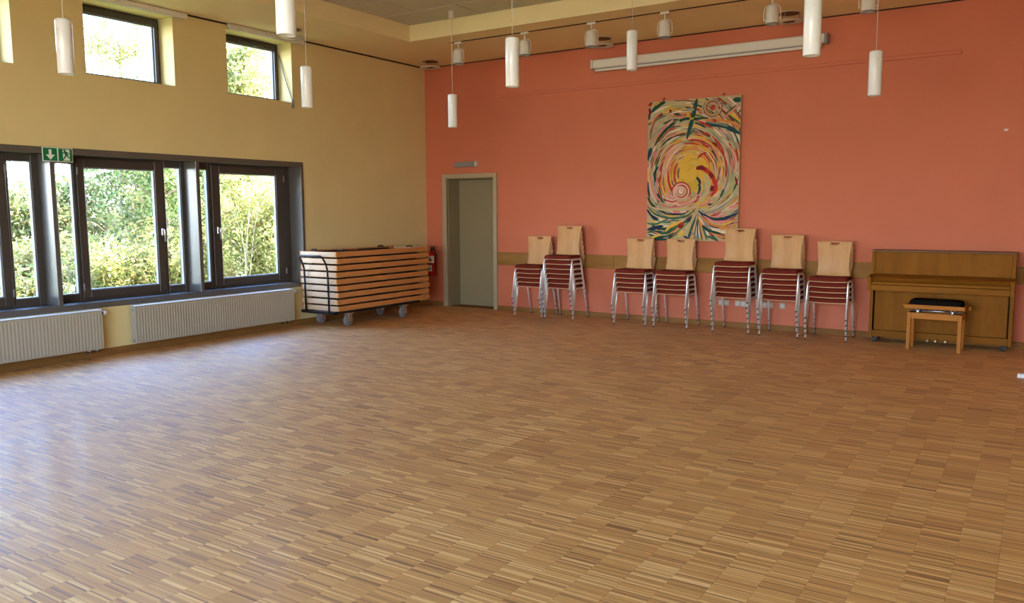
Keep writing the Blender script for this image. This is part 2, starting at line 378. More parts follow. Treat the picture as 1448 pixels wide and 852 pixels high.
o = rest.build('parquet_blocks', 'floor', fl); o['kind'] = 'stuff'
# ceiling: dropped soffit along two walls, raised field of boards
SX, SY = 1.113, -1.668
c = MB()
c.box(-.0, SX, RY, -.0, H, HU+.16); c.box(SX, RX, SY, -.0, H, HU+.16)
c.box(SX, RX, RY, SY, HU+.03, HU+.16)
ceil = c.build('ceiling', 'ceil'); ceil['kind'] = 'structure'
TP = .615; tx0, ty0 = 1.67-TP, -2.215+TP
tme = None; ffar = MB()
for i in range(0, 15):
    for j in range(0, 18):
        x0, x1 = max(tx0+i*TP, SX), min(tx0+(i+1)*TP, RX); y1, y0 = min(ty0-j*TP, SY), max(ty0-(j+1)*TP, RY)
        if x1-x0 < .03 or y1-y0 < .03: continue
        g = .004; dz = random.uniform(-.0015, .0015)
        P = px(((x0+x1)/2, (y0+y1)/2, HU))
        near = P[2] > 0 and P[1] > -45 and P[0] > 300 and P[0] < 1100
        mb = MB() if near else ffar
        mb.box(x0+g, x1-g, y0+g, y1-g, HU+.001+dz, HU+.03)
        if near: mb.build('ceiling_board', 'tile', ceil)
o = ffar.build('ceiling_boards', 'tile', ceil); o['kind'] = 'stuff'
tees = MB()
for j in range(0, 18):
    y = ty0-j*TP
    if RY < y < SY:
        for i in range(0, 14):
            x0 = max(tx0+i*TP, SX); tees.box(x0+.035, min(x0+TP-.035, RX), y-.006, y+.006, HU-.003, HU+.004)
o = tees.build('joint_strip', 'tee', ceil)
# trims
MB().box(0, .012, RY, 0, H-.016, H).build('trim_1', 'dark')['kind'] = 'structure'
MB().box(0, RX, -.010, 0, H-.012, H).build('trim_2', 'dark')['kind'] = 'structure'
for nm, y0, y1 in (('baseboard_left', RY, 0),):
    MB().box(0, .016, y0, y1, 0, .075, b=.003).build(nm, 'skirty')['kind'] = 'structure'
bb = MB(); bb.box(.016, .335, -.016, 0, 0, .07, b=.003); bb.box(1.36, RX, -.016, 0, 0, .07, b=.003)
bb.build('baseboard_back', 'skirt')['kind'] = 'structure'
# wooden wall rail of boards and the wall-coloured cable duct
wr = struct_empty('trim_3', (0, 0, .7))
for k, (x0, x1) in enumerate(((1.376, 3.30), (3.303, 5.70), (5.703, 8.1), (8.103, RX-.02))):
    MB().box(x0, x1, -.024, 0, -.012, .178, b=.003).build('board', 'rail', wr)
MB().box(1.40, 7.41, -.018, 0, 3.150, 3.192, b=.006).build('trim_4', 'red')['kind'] = 'structure'
# ---------------------------------------------------------------- door
d = struct_empty('door_1', (.85, 0, 0))
ox = .85
m = MB(); m.box(DX0-.078-ox, DX0-ox, -.03, .02, 0, DZ+.062, b=.004).build('jamb', 'doorf', d)
MB().box(DX1-ox, DX1+.066-ox, -.03, .02, 0, DZ+.062, b=.004).build('jamb', 'doorf', d)
MB().box(DX0-ox, DX1-ox, -.03, .02, DZ, DZ+.062, b=.004).build('lintel', 'doorf', d)
m = MB(); m.box(DX0-.0-ox, DX0+.012-ox, .02, .30, 0, DZ); m.box(DX1-.012-ox, DX1-ox, .02, .30, 0, DZ); m.box(DX0-ox, DX1-ox, .02, .3, DZ-.012, DZ)
m.build('reveal_lining', 'door', d)
lf = MB().box(DX0+.002-ox, DX1-.002-ox, .30, .345, .0, DZ-.004).build('door_leaf', 'door', d)
m = MB(); m.tube([(DX1-.09-ox, .30, 1.02), (DX1-.09-ox, .25, 1.02), (DX1-.21-ox, .25, 1.02)], .010, 8).build('handle', 'steel', lf)
MB().box(DX0-ox, DX1-ox, .02, .3, -.012, .002).build('threshold', 'skirt', d)
# ---------------------------------------------------------------- low window band
XF = -.215                                 # face of the fixed frame
tr = struct_empty('trim_5', (0, -5, .5))
def L(o, y=-5, z=.5): return o
m = MB(); m.box(-.0-.30, .012, -7.52+5, -2.58+5, .51-.5, .572-.5, b=.003).build('sill_board', 'casing', tr)
MB().box(-.30, .012, -7.52+5, -2.58+5, 2.083-.5, 2.145-.5, b=.003).build('head_lining', 'casing', tr)
MB().box(-.30, .012, -2.627+5, -2.58+5, .572-.5, 2.083-.5, b=.003).build('side_lining', 'casing', tr)
MB().box(-.30, .012, -7.52+5, -7.47+5, .572-.5, 2.083-.5, b=.003).build('side_lining', 'casing', tr)
MB().box(-.30, .008, -5.870+5, -5.825+5, .572-.5, 2.083-.5, b=.003).build('post', 'casing', tr)
MB().box(-.30, .008, -4.215+5, -4.165+5, .572-.5, 2.083-.5, b=.003).build('post', 'casing', tr)
def frame_rect(mb, x0, x1, y0, y1, z0, z1, wl, wr_, wb, wt, mi=0, b=.003):
    mb.box(x0, x1, y0, y0+wl, z0, z1, mi, b); mb.box(x0, x1, y1-wr_, y1, z0, z1, mi, b)
    mb.box(x0, x1, y0+wl, y1-wr_, z0, z0+wb, mi, b); mb.box(x0, x1, y0+wl, y1-wr_, z1-wt, z1, mi, b)
def low_window(n, y0, y1, fixed, sash_g, sash_o, handle_y, hinge_y):
    """fixed: list of glass (ya,yb) narrow lights; sash_g glass of the wide sash; sash_o outer of sash"""
    yc = (y0+y1)/2; w_ = struct_empty('window_%d' % n, (-.25, yc, .572))
    lx = lambda x: x+.25
    ly = lambda y: y-yc
    lz = lambda z: z-.572
    m = MB(); edges = sorted([(a_-.0, b__) for a_, b__ in fixed]+[sash_o])
    Z0, Z1 = .572, 2.083; G0, G1 = .652, 2.012
    # fixed frame : stiles between the lights, rails below and above
    cuts = [y0]+[v for e in edges for v in e]+[y1]
    for i in range(0, len(cuts), 2): 
        if cuts[i+1]-cuts[i] > .002: m.box(lx(XF-.08), lx(XF), ly(cuts[i]), ly(cuts[i+1]), lz(Z0), lz(Z1), 0, .003)
    for e in edges:
        m.box(lx(XF-.08), lx(XF), ly(e[0]), ly(e[1]), lz(Z0), lz(G0 if e != sash_o else Z0+.035), 0, .003)
        m.box(lx(XF-.08), lx(XF), ly(e[0]), ly(e[1]), lz(G1 if e != sash_o else Z1-.03), lz(Z1), 0, .003)
    m.build('frame', 'sash', w_)
    for (a_, b__) in fixed:
        m = MB(); frame_rect(m, lx(XF-.045), lx(XF-.012), ly(a_), ly(b__), lz(G0), lz(G1), .010, .010, .010, .010, 0, .002); m.build('glazing_bead', 'bead', w_)
        MB().box(lx(XF-.048), lx(XF-.042), ly(a_+.002), ly(b__-.002), lz(G0+.002), lz(G1-.002)).build('pane', 'glass', w_)
    s0, s1 = Z0+.03, Z1-.022
    m = MB(); frame_rect(m, lx(XF-.04), lx(XF+.018), ly(sash_o[0]), ly(sash_o[1]), lz(s0), lz(s1), sash_g[0]-sash_o[0], sash_o[1]-sash_g[1], .682-s0, s1-1.972, 0, .004)
    sa = m.build('sash', 'sash', w_)
    m = MB(); frame_rect(m, lx(XF-.03), lx(XF+.004), ly(sash_g[0]), ly(sash_g[1]), lz(.682), lz(1.972), .012, .012, .012, .012, 0, .002); m.build('glazing_bead', 'bead', sa)
    MB().box(lx(XF-.034), lx(XF-.028), ly(sash_g[0]+.002), ly(sash_g[1]-.002), lz(.684), lz(1.970)).build('pane', 'glass', sa)
    if handle_y is not None:
        m = MB(); m.box(lx(XF+.018), lx(XF+.03), ly(handle_y)-.012, ly(handle_y)+.012, lz(1.24), lz(1.32), 0, .003)
        m.tube([(lx(XF+.03), ly(handle_y), lz(1.30)), (lx(XF+.065), ly(handle_y), lz(1.30)), (lx(XF+.068), ly(handle_y), lz(1.28)), (lx(XF+.068), ly(handle_y), lz(1.17))], .009, 8)
        m.build('handle', 'steel', sa)
    for z in (.72, 1.93):
        MB().cyl((lx(XF+.024), ly(hinge_y)), .008, lz(z-.04), lz(z+.04), 10).build('hinge', 'grey', sa)
    return w_
low_window(1, -7.47, -5.870, [(-7.40, -7.21), (-6.165, -5.94)], (-7.08, -6.275), (-7.16, -6.19), None, -6.195)
low_window(2, -5.825, -4.215, [(-5.705, -5.525), (-4.475, -4.265)], (-5.415, -4.605), (-5.495, -4.515), -4.545, -5.490)
low_window(3, -4.165, -2.627, [(-4.015, -3.895)], (-3.74, -2.865), (-3.855, -2.735), -3.795, -2.742)
# ---------------------------------------------------------------- high windows
def high_window(n, y0, y1, rod=False):
    yc = (y0+y1)/2; w_ = struct_empty('window_%d' % n, (-.28, yc, HZ[0]))
    hy = (y1-y0)/2; hz = HZ[1]-HZ[0]
    m = MB(); frame_rect(m, -.06, .02, -hy, hy, 0, hz, .035, .035, .03, .04, 0, .003); m.build('frame', 'sash', w_)
    m = MB(); frame_rect(m, -.03, .045, -hy+.03, hy-.03, .012, hz-.03, .04, .04, .035, .055, 0, .004); sa = m.build('sash', 'sash', w_)
    m = MB(); frame_rect(m, -.02, .012, -hy+.07, hy-.07, .047, hz-.085, .012, .012, .012, .012, 0, .002); m.build('glazing_bead', 'bead', sa)
    MB().box(-.024, -.018, -hy+.072, hy-.072, .049, hz-.087).build('pane', 'glass', sa)
    if rod:
        m = MB(); m.box(.045, .07, -.15, .22, hz-.07, hz-.045, 0, .004); m.box(.045, .085, .08, .14, hz-.085, hz-.05, 0, .004); m.build('opener', 'sash', sa)
        m = MB(); m.tube([(.06, hy-.02, hz-.14), (.17, hy-.02, .32), (.295, hy-.018, .02)], .007, 8); m.box(.284, .306, hy-.03, hy-.008, -.075, .03, 0, .003); m.build('opening_rod', 'grey', w_)
for k, (y0, y1) in enumerate(HW): high_window(4+k, y0, y1, k == 2)
for k, (y0, lab) in enumerate(((-5.43, 'slim white roller blind casing above the middle high window, left of two'), (-3.70, 'slim white roller blind casing above the high window with the opening rod'))):
    t = thing('blind_casing', lab, 'blind casing', (0, y0, 3.653))
    t['group'] = 'blind casings over the high windows'
    MB().box(.0, .062, 0, 1.17, .012, .06, b=.006).build('casing', 'offw', t)
    MB().box(.004, .03, .01, 1.16, 0, .012, b=.002).build('slot_bar', 'grey', t)
    MB().box(.036, .058, .01, 1.16, -.004, .012, b=.003).build('pull_bar', 'offw', t)
# ---------------------------------------------------------------- windows behind and beside the camera
def far_window(n, axis, t, a0, a1, z0, z1, k, sgn):
    w_ = struct_empty('window_%d' % n, (0, 0, 0)); m = MB(); g = MB(); n_ = k; wd = (a1-a0)/n_
    def B(mb, a_, b__, z_, zz, d0, d1):
        if axis == 'y': mb.box(a_, b__, t+d0, t+d1, z_, zz, 0, 0)
        else: mb.box(t+d0, t+d1, a_, b__, z_, zz, 0, 0)
    for i in range(n_):
        A0, A1 = a0+i*wd, a0+(i+1)*wd
        B(m, A0, A0+.05, z0, z1, -.04, .04); B(m, A1-.05, A1, z0, z1, -.04, .04); B(m, A0+.05, A1-.05, z0, z0+.06, -.04, .04); B(m, A0+.05, A1-.05, z1-.06, z1, -.04, .04)
        B(g, A0+.05, A1-.05, z0+.06, z1-.06, -.004, .004)
    m.build('frame', 'sash', w_); g.build('pane', 'glass', w_)
far_window(7, 'y', RY-.2, BW[0], BW[1], BW[2], BW[3], 5, 1)
portal((-.34, -5.05, 1.33), (1, 0, 0), 4.9, 1.6)
for y0, y1 in HW: portal((-.35, (y0+y1)/2, 3.28), (1, 0, 0), 1.0, .75)
portal(((BW[0]+BW[1])/2, RY-.33, (BW[2]+BW[3])/2), (0, 1, 0), BW[1]-BW[0], BW[3]-BW[2])
# flat roof so that no sky leaks in
MB().box(-TH-.5, RX+TH+.5, RY-TH-.5, TH+.5, 4.1, 4.3).build('trim_6', 'grey')['kind'] = 'structure'
# ================================================================ OBJECTS
# ---------------------------------------------------------------- chairs
def make_chair():
    root = thing('stacking_chair', 'x', 'chair')
    prof = [(-.435, .423, .212), (-.428, .430, .213), (-.405, .437, .214), (-.34, .440, .213), (-.26, .437, .210), (-.20, .434, .206), (-.155, .441, .200), (-.128, .459, .194), (-.112, .49, .191), (-.104, .53, .180),
            (-.098, .58, .172), (-.091, .64, .171), (-.083, .70, .174), (-.074, .76, .180), (-.067, .815, .188), (-.063, .850, .193), (-.061, .861, .195), (-.057, .880, .197)]
    xs = [-1, -.85, -.68, -.5, -.36, -.27, -.2, -.1, 0, .1, .2, .27, .36, .5, .68, .85, 1]
    vs = []; nxx = len(xs)
    for j, (y, z, hw) in enumerate(prof):
        up = max(0, min(1, (z-.45)/.15)) if j > 6 else 0
        for i, u in enumerate(xs):
            x = u*hw
            zz = z; yy = y-.022*u*u*up
            if j < 6: zz = z+.006*u*u                       # shallow dish of the seat
            if j == 15 and abs(u) <= .275: x = u*hw; zz = .861-.026*math.sqrt(max(0, 1-(u/.28)**2))
            if j == 17: zz = z-.004*abs(u)**6
            if j in (0, 1) and abs(u) == 1: x *= .97
            vs.append((x, yy, zz))
    fs = []
    for j in range(len(prof)-1):
        for i in range(nxx-1):
            if j == 15 and abs(xs[i]) <= .275 and abs(xs[i+1]) <= .275: continue
            fs.append((j*nxx+i, j*nxx+i+1, (j+1)*nxx+i+1, (j+1)*nxx+i))
    m = MB(); m.add(vs, fs, 0, True); sh = m.build('plywood_shell', ['ply', 'plyedge'], root)
    so = sh.modifiers.new('s', 'SOLIDIFY'); so.thickness = .0055; so.offset = 0; so.material_offset_rim = 1; so.use_quality_normals = True
    # cushion
    cp = [(-.432, .0), (-.424, .85), (-.405, 1), (-.33, 1), (-.26, 1), (-.19, 1), (-.150, .8), (-.132, .0)]
    us = [-1, -.96, -.85, -.4, 0, .4, .85, .96, 1]; vs = []; 
    def base(y):
        P = [(-.435, .417), (-.405, .437), (-.34, .440), (-.26, .437), (-.20, .434), (-.155, .441), (-.128, .459)]
        for k in range(len(P)-1):
            if P[k][0] <= y <= P[k+1][0]: return P[k][1]+(P[k+1][1]-P[k][1])*(y-P[k][0])/(P[k+1][0]-P[k][0])
        return .459
    for y, h in cp:
        for u in us:
            hh = h*(1 if abs(u) < .9 else (.85 if abs(u) < .97 else 0))
            vs.append((u*.209, y, base(y)+.006*u*u+.004+.037*hh))
    nn = len(us); fs = [(j*nn+i, j*nn+i+1, (j+1)*nn+i+1, (j+1)*nn+i) for j in range(len(cp)-1) for i in range(nn-1)]
    m = MB(); m.add(vs, fs, 0, True)
    bot = [(v[0], v[1], base(v[1])+.006*(v[0]/.2)**2+.004) for v in vs]; m.add(bot, [f[::-1] for f in fs], 0)
    m.build('seat_cushion', 'cush', root)
    for sx in (-1, 1):
        for nm, pts in (('front', [(sx*.208, -.345, .424), (sx*.2135, -.375, .423), (sx*.217, -.392, .41), (sx*.219, -.402, .38), (sx*.222, -.478, .012)]),
                        ('rear', [(sx*.200, -.19, .422), (sx*.208, -.165, .422), (sx*.212, -.145, .41), (sx*.213, -.135, .38), (sx*.222, -.035, .012)])):
            lg = MB().tube(pts, .0105, 8).build('leg', 'chrome', root)
            x, y = pts[-1][0], pts[-1][1]
            MB().cyl((x, y), .0115, 0, .012, 8).build('foot_cap', 'blackp', lg)
    m = MB()
    for sx in (-1, 1): m.tube([(sx*.208, -.345, .424), (sx*.200, -.19, .422)], .0105, 8)
    m.tube([(-.206, -.33, .418), (.206, -.33, .418)], .009, 8); m.tube([(-.202, -.205, .416), (.202, -.205, .416)], .009, 8)
    m.build('seat_frame', 'chrome', root)
    return root
PITCH = .0625
stacks = [(2.20, -.012, 5, .064, 'first stack beside the door'), (2.695, .0, 7, .0675, 'tall second stack from the door, right in front of the first gap'),
          (3.76, -.010, 5, .062, 'third stack from the door, left of the two under the painting'), (4.325, .0, 5, .062, 'fourth stack from the door, under the middle of the painting'),
          (5.11, -.016, 7, .0645, 'tall stack at the right edge of the painting'), (5.683, -.010, 6, .063, 'second stack from the piano'),
          (6.223, -.015, 5, .0615, 'stack next to the piano')]
place = ['bottom', 'second from the bottom', 'third from the bottom', 'fourth from the bottom', 'fifth from the bottom', 'sixth from the bottom', 'seventh']
chair0 = make_chair(); first = True
for si, (x, y, n, pt, nm) in enumerate(stacks):
    for k in range(n):
        jx = random.uniform(-.003, .003)
        loc = (x+jx-.0, y-.0155*k-.006, k*pt); rz = random.uniform(-.008, .008)
        if first: o = chair0; o.location = loc; o.rotation_euler = (0, 0, rz); first = False
        else: o = dup(chair0, loc, rz)
        pos = 'topmost' if k == n-1 else place[k]
        look = 'beech plywood chair with dark red seat showing its whole back' if k == n-1 else 'red-seated plywood chair'
        o['label'] = f'{look}, {pos} in the {nm}'[:400]; o['group'] = 'stacked plywood chairs along the red wall'
short = {0: 'first stack right of the door', 1: 'tall second stack from the door', 2: 'third stack from the door', 3: 'fourth stack from the door', 4: 'tall stack at painting right edge', 5: 'six-chair stack', 6: 'stack nearest the piano'}
i = 0
for ob in [o for o in COL.objects if o.type == 'EMPTY' and o.name.startswith('stacking_chair')]: pass
chs = sorted([o for o in COL.objects if o.type == 'EMPTY' and o.name.startswith('stacking_chair')], key=lambda o: o.name)
for o in chs:
    si = min(range(7), key=lambda q: abs(stacks[q][0]-o.location.x)); k = round(o.location.z/stacks[si][3]); n = stacks[si][2]
    if k == n-1: o['label'] = f'topmost beech plywood chair with bare back, {short[si]}'
    else: o['label'] = f'dark red chair seat, {place[k]}, in the {short[si]}'
# ---------------------------------------------------------------- folding tables on a dolly
TX0, TX1, TY0, TY1, TZ0 = .03, .70, -2.70, -.84, .214
TPITCH = .0878
cxT, cyT = (TX0+TX1)/2, (TY0+TY1)/2; hx, hy = (TX1-TX0)/2, (TY1-TY0)/2
def make_table():
    root = thing('folding_table', 'x', 'folding table')
    MB().box(-hx+.004, hx-.004, -hy+.004, hy-.004, .0, .020, b=.002).build('tabletop', 'top', root)
    for sx in (-1, 1): MB().box(sx*hx, sx*(hx-.022), -hy, hy, .001, .0655, b=.003).build('apron', 'beech', root)
    for sy in (-1, 1): MB().box(-hx+.022, hx-.022, sy*hy, sy*(hy-.022), .001, .0655, b=.003).build('apron', 'beechx', root)
    for s_ in (-1, 1):
        m = MB(); yb, yf = s_*(hy-.16), -s_*(hy-1.05 if s_ < 0 else hy-1.02)
        yf = s_*.10
        xx = hx-.026 if s_ < 0 else hx-.075
        zc = .0745
        m.tube([(-xx, yb, zc-.03), (-xx, yb-s_*.05, zc), (-xx, yf, zc)], .0125, 8); m.tube([(xx, yb, zc-.03), (xx, yb-s_*.05, zc), (xx, yf, zc)], .0125, 8)
        m.tube([(-xx, yf, zc), (xx, yf, zc)], .0105, 8); m.tube([(-xx, yb, zc-.03), (xx, yb, zc-.03)], .0105, 8)
        m.build('leg_frame', 'black', root)
    return root
t0 = make_table()
tpl = ['bottom', 'second from the bottom', 'third from the bottom', 'fourth from the bottom', 'middle', 'fourth from the top', 'third from the top', 'second from the top', 'topmost']
for k in range(9):
    jx, jy = random.uniform(-.004, .004), random.uniform(-.012, .012)
    if k == 8: jy = -.012
    loc = (cxT+jx, cyT+jy, TZ0+k*TPITCH)
    o = t0 if k == 0 else dup(t0, loc)
    o.location = loc; o['label'] = f'beech-edged folding table lying flat, {tpl[k]} of the nine on the dolly' if k not in (0, 8) else f'{tpl[k]} of nine beech-edged folding tables on the black dolly'
    o['group'] = 'folding tables stacked on the dolly'
    if k == 8:
        for ch in list(o.children):
            if ch.name.startswith('leg_frame'): ch.location.z = -.032
        for (x, y) in ((-.24, -hy+.17), (.16, -hy+.26), (-.2, .50), (.24, .62)):
            m = MB(); m.tube([(x-.05, y, .074), (x-.03, y, .084), (x+.03, y, .084), (x+.05, y, .074)], .010, 8); m.build('leg_foot', 'black', o)
dl = thing('table_dolly', 'low black steel dolly with hoop handle and grey castors under the folding tables', 'dolly', (cxT, -1.9, 0))
m = MB()
DYA, DYB = -2.74+1.9, -1.03+1.9
for x in (-.31, .31-.035): m.box(x, x+.035, DYA, DYB, .178, .212, b=.003)
for y in (DYA, -.3, .35, DYB-.04): m.box(-.31, .31, y, y+.04, .176, .210, b=.003)
m.build('base_frame', 'black', dl)
hp = []
xl, xr = -.215, .21
def arc_hoop(x):
    return [(x, DYA-.0, .19), (x, DYA-.004, .60), (x, DYA-.012, .76), (x, DYA-.035, .83), (x, DYA-.07, .885), (x, DYA-.09, .915)]
m = MB(); L_ = arc_hoop(xl); R_ = arc_hoop(xr)
top = [(xl+.03, DYA-.095, .932), (xr-.03, DYA-.095, .932)]
m.tube(L_+top+R_[::-1], .0125, 10); m.build('hoop_handle', 'black', dl)
cast = []
for (x, y) in ((.26, -.54), (-.24, -.54), (.30, .52), (-.16, .55)):
    g = MB(); g.box(x-.05, x+.05, y-.05, y+.05, .160, .177, b=.002); g.box(x-.035, x-.028, y-.04, y+.03, .06, .16, b=.001); g.box(x+.028, x+.035, y-.04, y+.03, .06, .16, b=.001); g.cyl((x, y), .02, .15, .17, 12)
    g.tube([(x-.04, y-.01, .0785), (x+.04, y-.01, .0785)], .008, 8)
    cs = g.build('castor', 'steel', dl)
    wv = MB(); pr = [(.0, -.02), (.060, -.02), (.078, -.014), (.078, .014), (.060, .02), (0, .02)]
    n_ = 20; vs = [(x+h_, y-.01+r*math.cos(2*PI*k/n_), .0785+r*math.sin(2*PI*k/n_)) for r, h_ in pr for k in range(n_)]
    wv.add(vs, [(i*n_+k, i*n_+(k+1) % n_, (i+1)*n_+(k+1) % n_, (i+1)*n_+k) for i in range(len(pr)-1) for k in range(n_)], 0, False)
    wv.build('wheel', 'wheel', cs)
# ---------------------------------------------------------------- radiators
def radiator(y0, y1, label, valve_at, pipe):
    t = thing('radiator', label, 'radiator', (0, y0, .092)); t['group'] = 'panel radiators under the windows'
    Ln = y1-y0; Hh = .405
    m = MB(); vs = []; n_ = int(Ln/.0333)*4
    pr = []
    for i in range(n_+1):
        y = Ln*i/n_; ph = i % 4; pr.append((.118 if ph in (0, 1) else .1162, y))
    n2 = len(pr)
    for z in (.0, .012, .02, Hh-.02, Hh-.012, Hh):
        for x, y in pr:
            flat = z in (.0, .012, Hh-.012, Hh); edge = z in (0, Hh)
            vs.append(((.110 if edge else (.118 if flat else x)), y, z))
    fs = [(j*n2+i, j*n2+i+1, (j+1)*n2+i+1, (j+1)*n2+i) for j in range(5) for i in range(n2-1)]
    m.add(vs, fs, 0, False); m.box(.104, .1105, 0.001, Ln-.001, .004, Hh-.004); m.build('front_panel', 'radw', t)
    MB().box(.022, .030, .004, Ln-.004, .01, Hh-.01).build('back_panel', 'radw', t)
    m = MB(); m.box(.02, .116, .0, .012, .004, Hh+.004, b=.002); m.build('side_cover', 'radw', t)
    MB().box(.02, .116, Ln-.012, Ln, .004, Hh+.004, b=.002).build('side_cover', 'radw', t)
    m = MB(); m.box(.020, .118, 0, Ln, Hh+.001, Hh+.006)
    for k in range(int(Ln/.03)): m.box(.030, .106, .02+k*.03, .034+k*.03, Hh+.006, Hh+.009)
    m.build('top_grille', 'white', t)
    m = MB(); yv = Ln
    m.tube([(.07, yv, Hh-.035), (.07, yv+.018, Hh-.035)], .013, 12, 0); m.tube([(.07, yv+.018, Hh-.035), (.07, yv+.03, Hh-.035)], .022, 14, 1)
    m.tube([(.07, yv+.03, Hh-.035), (.07, yv+.045, Hh-.035), (.07, yv+.075, Hh-.035)], [.024, .024, .019], 16, 2); m.build('valve', ['steel', 'blackp', 'white'], t)
    m = MB(); 
    for yy in (Ln-.05, Ln-.13): m.tube([(.07, yy, .012), (.07, yy, -.028), (.006, yy, -.028)], .009, 8); m.cyl((.07, yy), .016, -.02, .0, 12)
    m.build('pipe', ['steel'], t)
    for z in (.06, Hh-.06): MB().box(.002, .024, Ln*.12, Ln*.12+.03, z-.03, z+.03).build('bracket', 'steel', t); MB().box(.002, .024, Ln*.88, Ln*.88+.03, z-.03, z+.03).build('bracket', 'steel', t)
    m = MB(); m.tube([(.07, -.001, Hh-.04), (.07, -.006, Hh-.04)], .010, 10); m.tube([(.07, -.001, .03), (.07, -.012, .03)], .014, 10); m.build('end_plug', 'grey', t)
radiator(-7.75, -5.495, 'white panel radiator cut by the left picture edge, below the leftmost window', 1, 1)
radiator(-5.125, -2.91, 'white panel radiator between the other radiator and the stacked tables', 1, 1)
# ---------------------------------------------------------------- exit sign
t = thing('exit_sign', 'green and white emergency exit sign with down arrow and running figure above the windows', 'exit sign', (.014, -5.79, 2.008))
MB().box(0, .006, -.150, .150, -.004, .134, b=.002).build('backing', 'signw', t)
MB().box(.006, .009, -.143, -.008, .003, .127).build('arrow_panel', 'signg', t)
MB().box(.006, .009, .006, .143, .003, .127).build('figure_panel', 'signg', t)
def flat(mb, pts, x=.0105, dx=.0015):
    mb.prism([(p[0], p[1]) for p in pts], x-dx, x, 'x')
m = MB(); ac = -.076
flat(m, [(ac-.013, .112), (ac+.013, .112), (ac+.013, .062), (ac-.013, .062)])
flat(m, [(ac-.044, .062), (ac-.013, .062), (ac, .045), (ac, .012)]); flat(m, [(ac+.044, .062), (ac, .012), (ac, .045), (ac+.013, .062)])
flat(m, [(ac-.013, .0625), (ac+.013, .0625), (ac, .045)])
m.build('arrow', 'signw', t)
m = MB(); flat(m, [(.048, .010), (.115, .010), (.115, .118), (.048, .118)]); dr = m.build('doorway', 'signw', t)
m = MB(); X_ = .0125
def limb(p, q, w_): 
    w_ *= 1.25
    d_ = Vector((q[0]-p[0], q[1]-p[1])); n_ = Vector((-d_.y, d_.x)).normalized()*w_/2
    flat(m, [(p[0]+n_.x, p[1]+n_.y), (p[0]-n_.x, p[1]-n_.y), (q[0]-n_.x, q[1]-n_.y), (q[0]+n_.x, q[1]+n_.y)], X_)
flat(m, [(.064+.010*math.cos(k*PI/5), .108+.010*math.sin(k*PI/5)) for k in range(10)], X_)
limb((.068, .100), (.086, .062), .021); limb((.070, .096), (.045, .080), .008); limb((.045, .080), (.034, .066), .007)
limb((.074, .094), (.100, .086), .008); limb((.100, .086), (.108, .070), .007)
limb((.086, .064), (.066, .044), .010); limb((.066, .044), (.046, .016), .009); limb((.088, .064), (.104, .040), .010); limb((.104, .040), (.126, .034), .009)
m.build('running_figure', 'signg', t)
# ---------------------------------------------------------------- wall box above door
t = thing('wall_box', 'slim grey metal box mounted on the red wall above the door', 'wall box', (.815, 0, 2.165))
MB().box(-.205, .185, -.075, 0, 0, .075, b=.004).build('body', 'grey', t)
MB().box(.185, .205, -.077, 0, -.001, .077, b=.003).build('end_cap', 'offw', t)
# ---------------------------------------------------------------- fire extinguisher
t = thing('fire_extinguisher', 'red fire extinguisher hanging on the wall between the tables and the door', 'fire extinguisher', (.165, -.10, .485))
MB().lathe((0, 0, 0), [(0, .0), (.066, .0), (.074, .012), (.075, .30), (.070, .335), (.052, .365), (.028, .385), (.020, .395), (0, .395)], 24).build('cylinder', 'extred', t)
m = MB(); m.cyl((0, 0), .022, .393, .425, 14); m.box(-.015, .055, -.012, .012, .425, .437, b=.003); m.box(-.02, .075, -.012, .012, .447, .46, b=.003); m.build('valve_handle', 'blackp', t)
m = MB(); m.tube([(.02, 0, .415), (.06, -.01, .42), (.082, -.012, .38), (.084, -.012, .30), (.082, -.01, .10)], .008, 8); m.build('hose', 'blackp', t)
def curved_label(name, a0, a1, z0, z1, mname, r=.0762):
    n_ = 8; vs = []
    for z in (z0, z1):
        for k in range(n_+1):
            an = a0+(a1-a0)*k/n_; vs.append((r*math.cos(an), r*math.sin(an), z))
    m = MB(); m.add(vs, [(k, k+1, k+n_+2, k+n_+1) for k in range(n_)], 0, True); return m.build(name, mname, t)
curved_label('label', math.radians(-120), math.radians(-22), .20, .315, 'label'); curved_label('label', math.radians(-120), math.radians(-50), .07, .17, 'label')
curved_label('print_block', math.radians(-85), math.radians(-65), .235, .28, 'blackp', .0768); curved_label('print_block', math.radians(-62), math.radians(-45), .225, .26, 'grey', .0768)
curved_label('print_block', math.radians(-100), math.radians(-60), .10, .12, 'grey', .0768)
MB().box(-.03, .03, .07, .10, .25, .33, b=.003).build('wall_bracket', 'blackp', t)
# ---------------------------------------------------------------- piano
PX0, PX1 = 6.645, 8.035; pc = (PX0+PX1)/2; hw = (PX1-PX0)/2
t = thing('upright_piano', 'upright oak veneer piano with closed lid standing against the red wall', 'piano', (pc, -.03, 0))
for sx in (-1, 1):
    MB().prism([(0, .055), (-.275, .055), (-.275, .60), (-.262, .78), (-.235, 1.022), (0, 1.022)], sx*hw, sx*(hw-.034), 'x').build('side_panel', 'piano', t)
    MB().prism([(-.20, .60), (-.478, .60), (-.478, .715), (-.462, .748), (-.20, .778)], sx*(hw+.002), sx*(hw-.034), 'x').build('cheek', 'pianox', t)
MB().prism([(0, 1.022), (-.250, 1.022), (-.250, 1.038), (0, 1.038)], -hw-.004, hw+.004, 'x').build('lid', 'pianod', t)
MB().prism([(-.19, .775), (-.252, .775), (-.226, 1.018), (-.19, 1.018)], -hw+.036, hw-.036, 'x').build('upper_panel', 'piano', t)
m = MB(); m.prism([(-.20, .70), (-.425, .70), (-.455, .725), (-.425, .742), (-.262, .772), (-.20, .772)], -hw+.035, hw-.035, 'x'); m.build('fallboard', 'pianox', t)
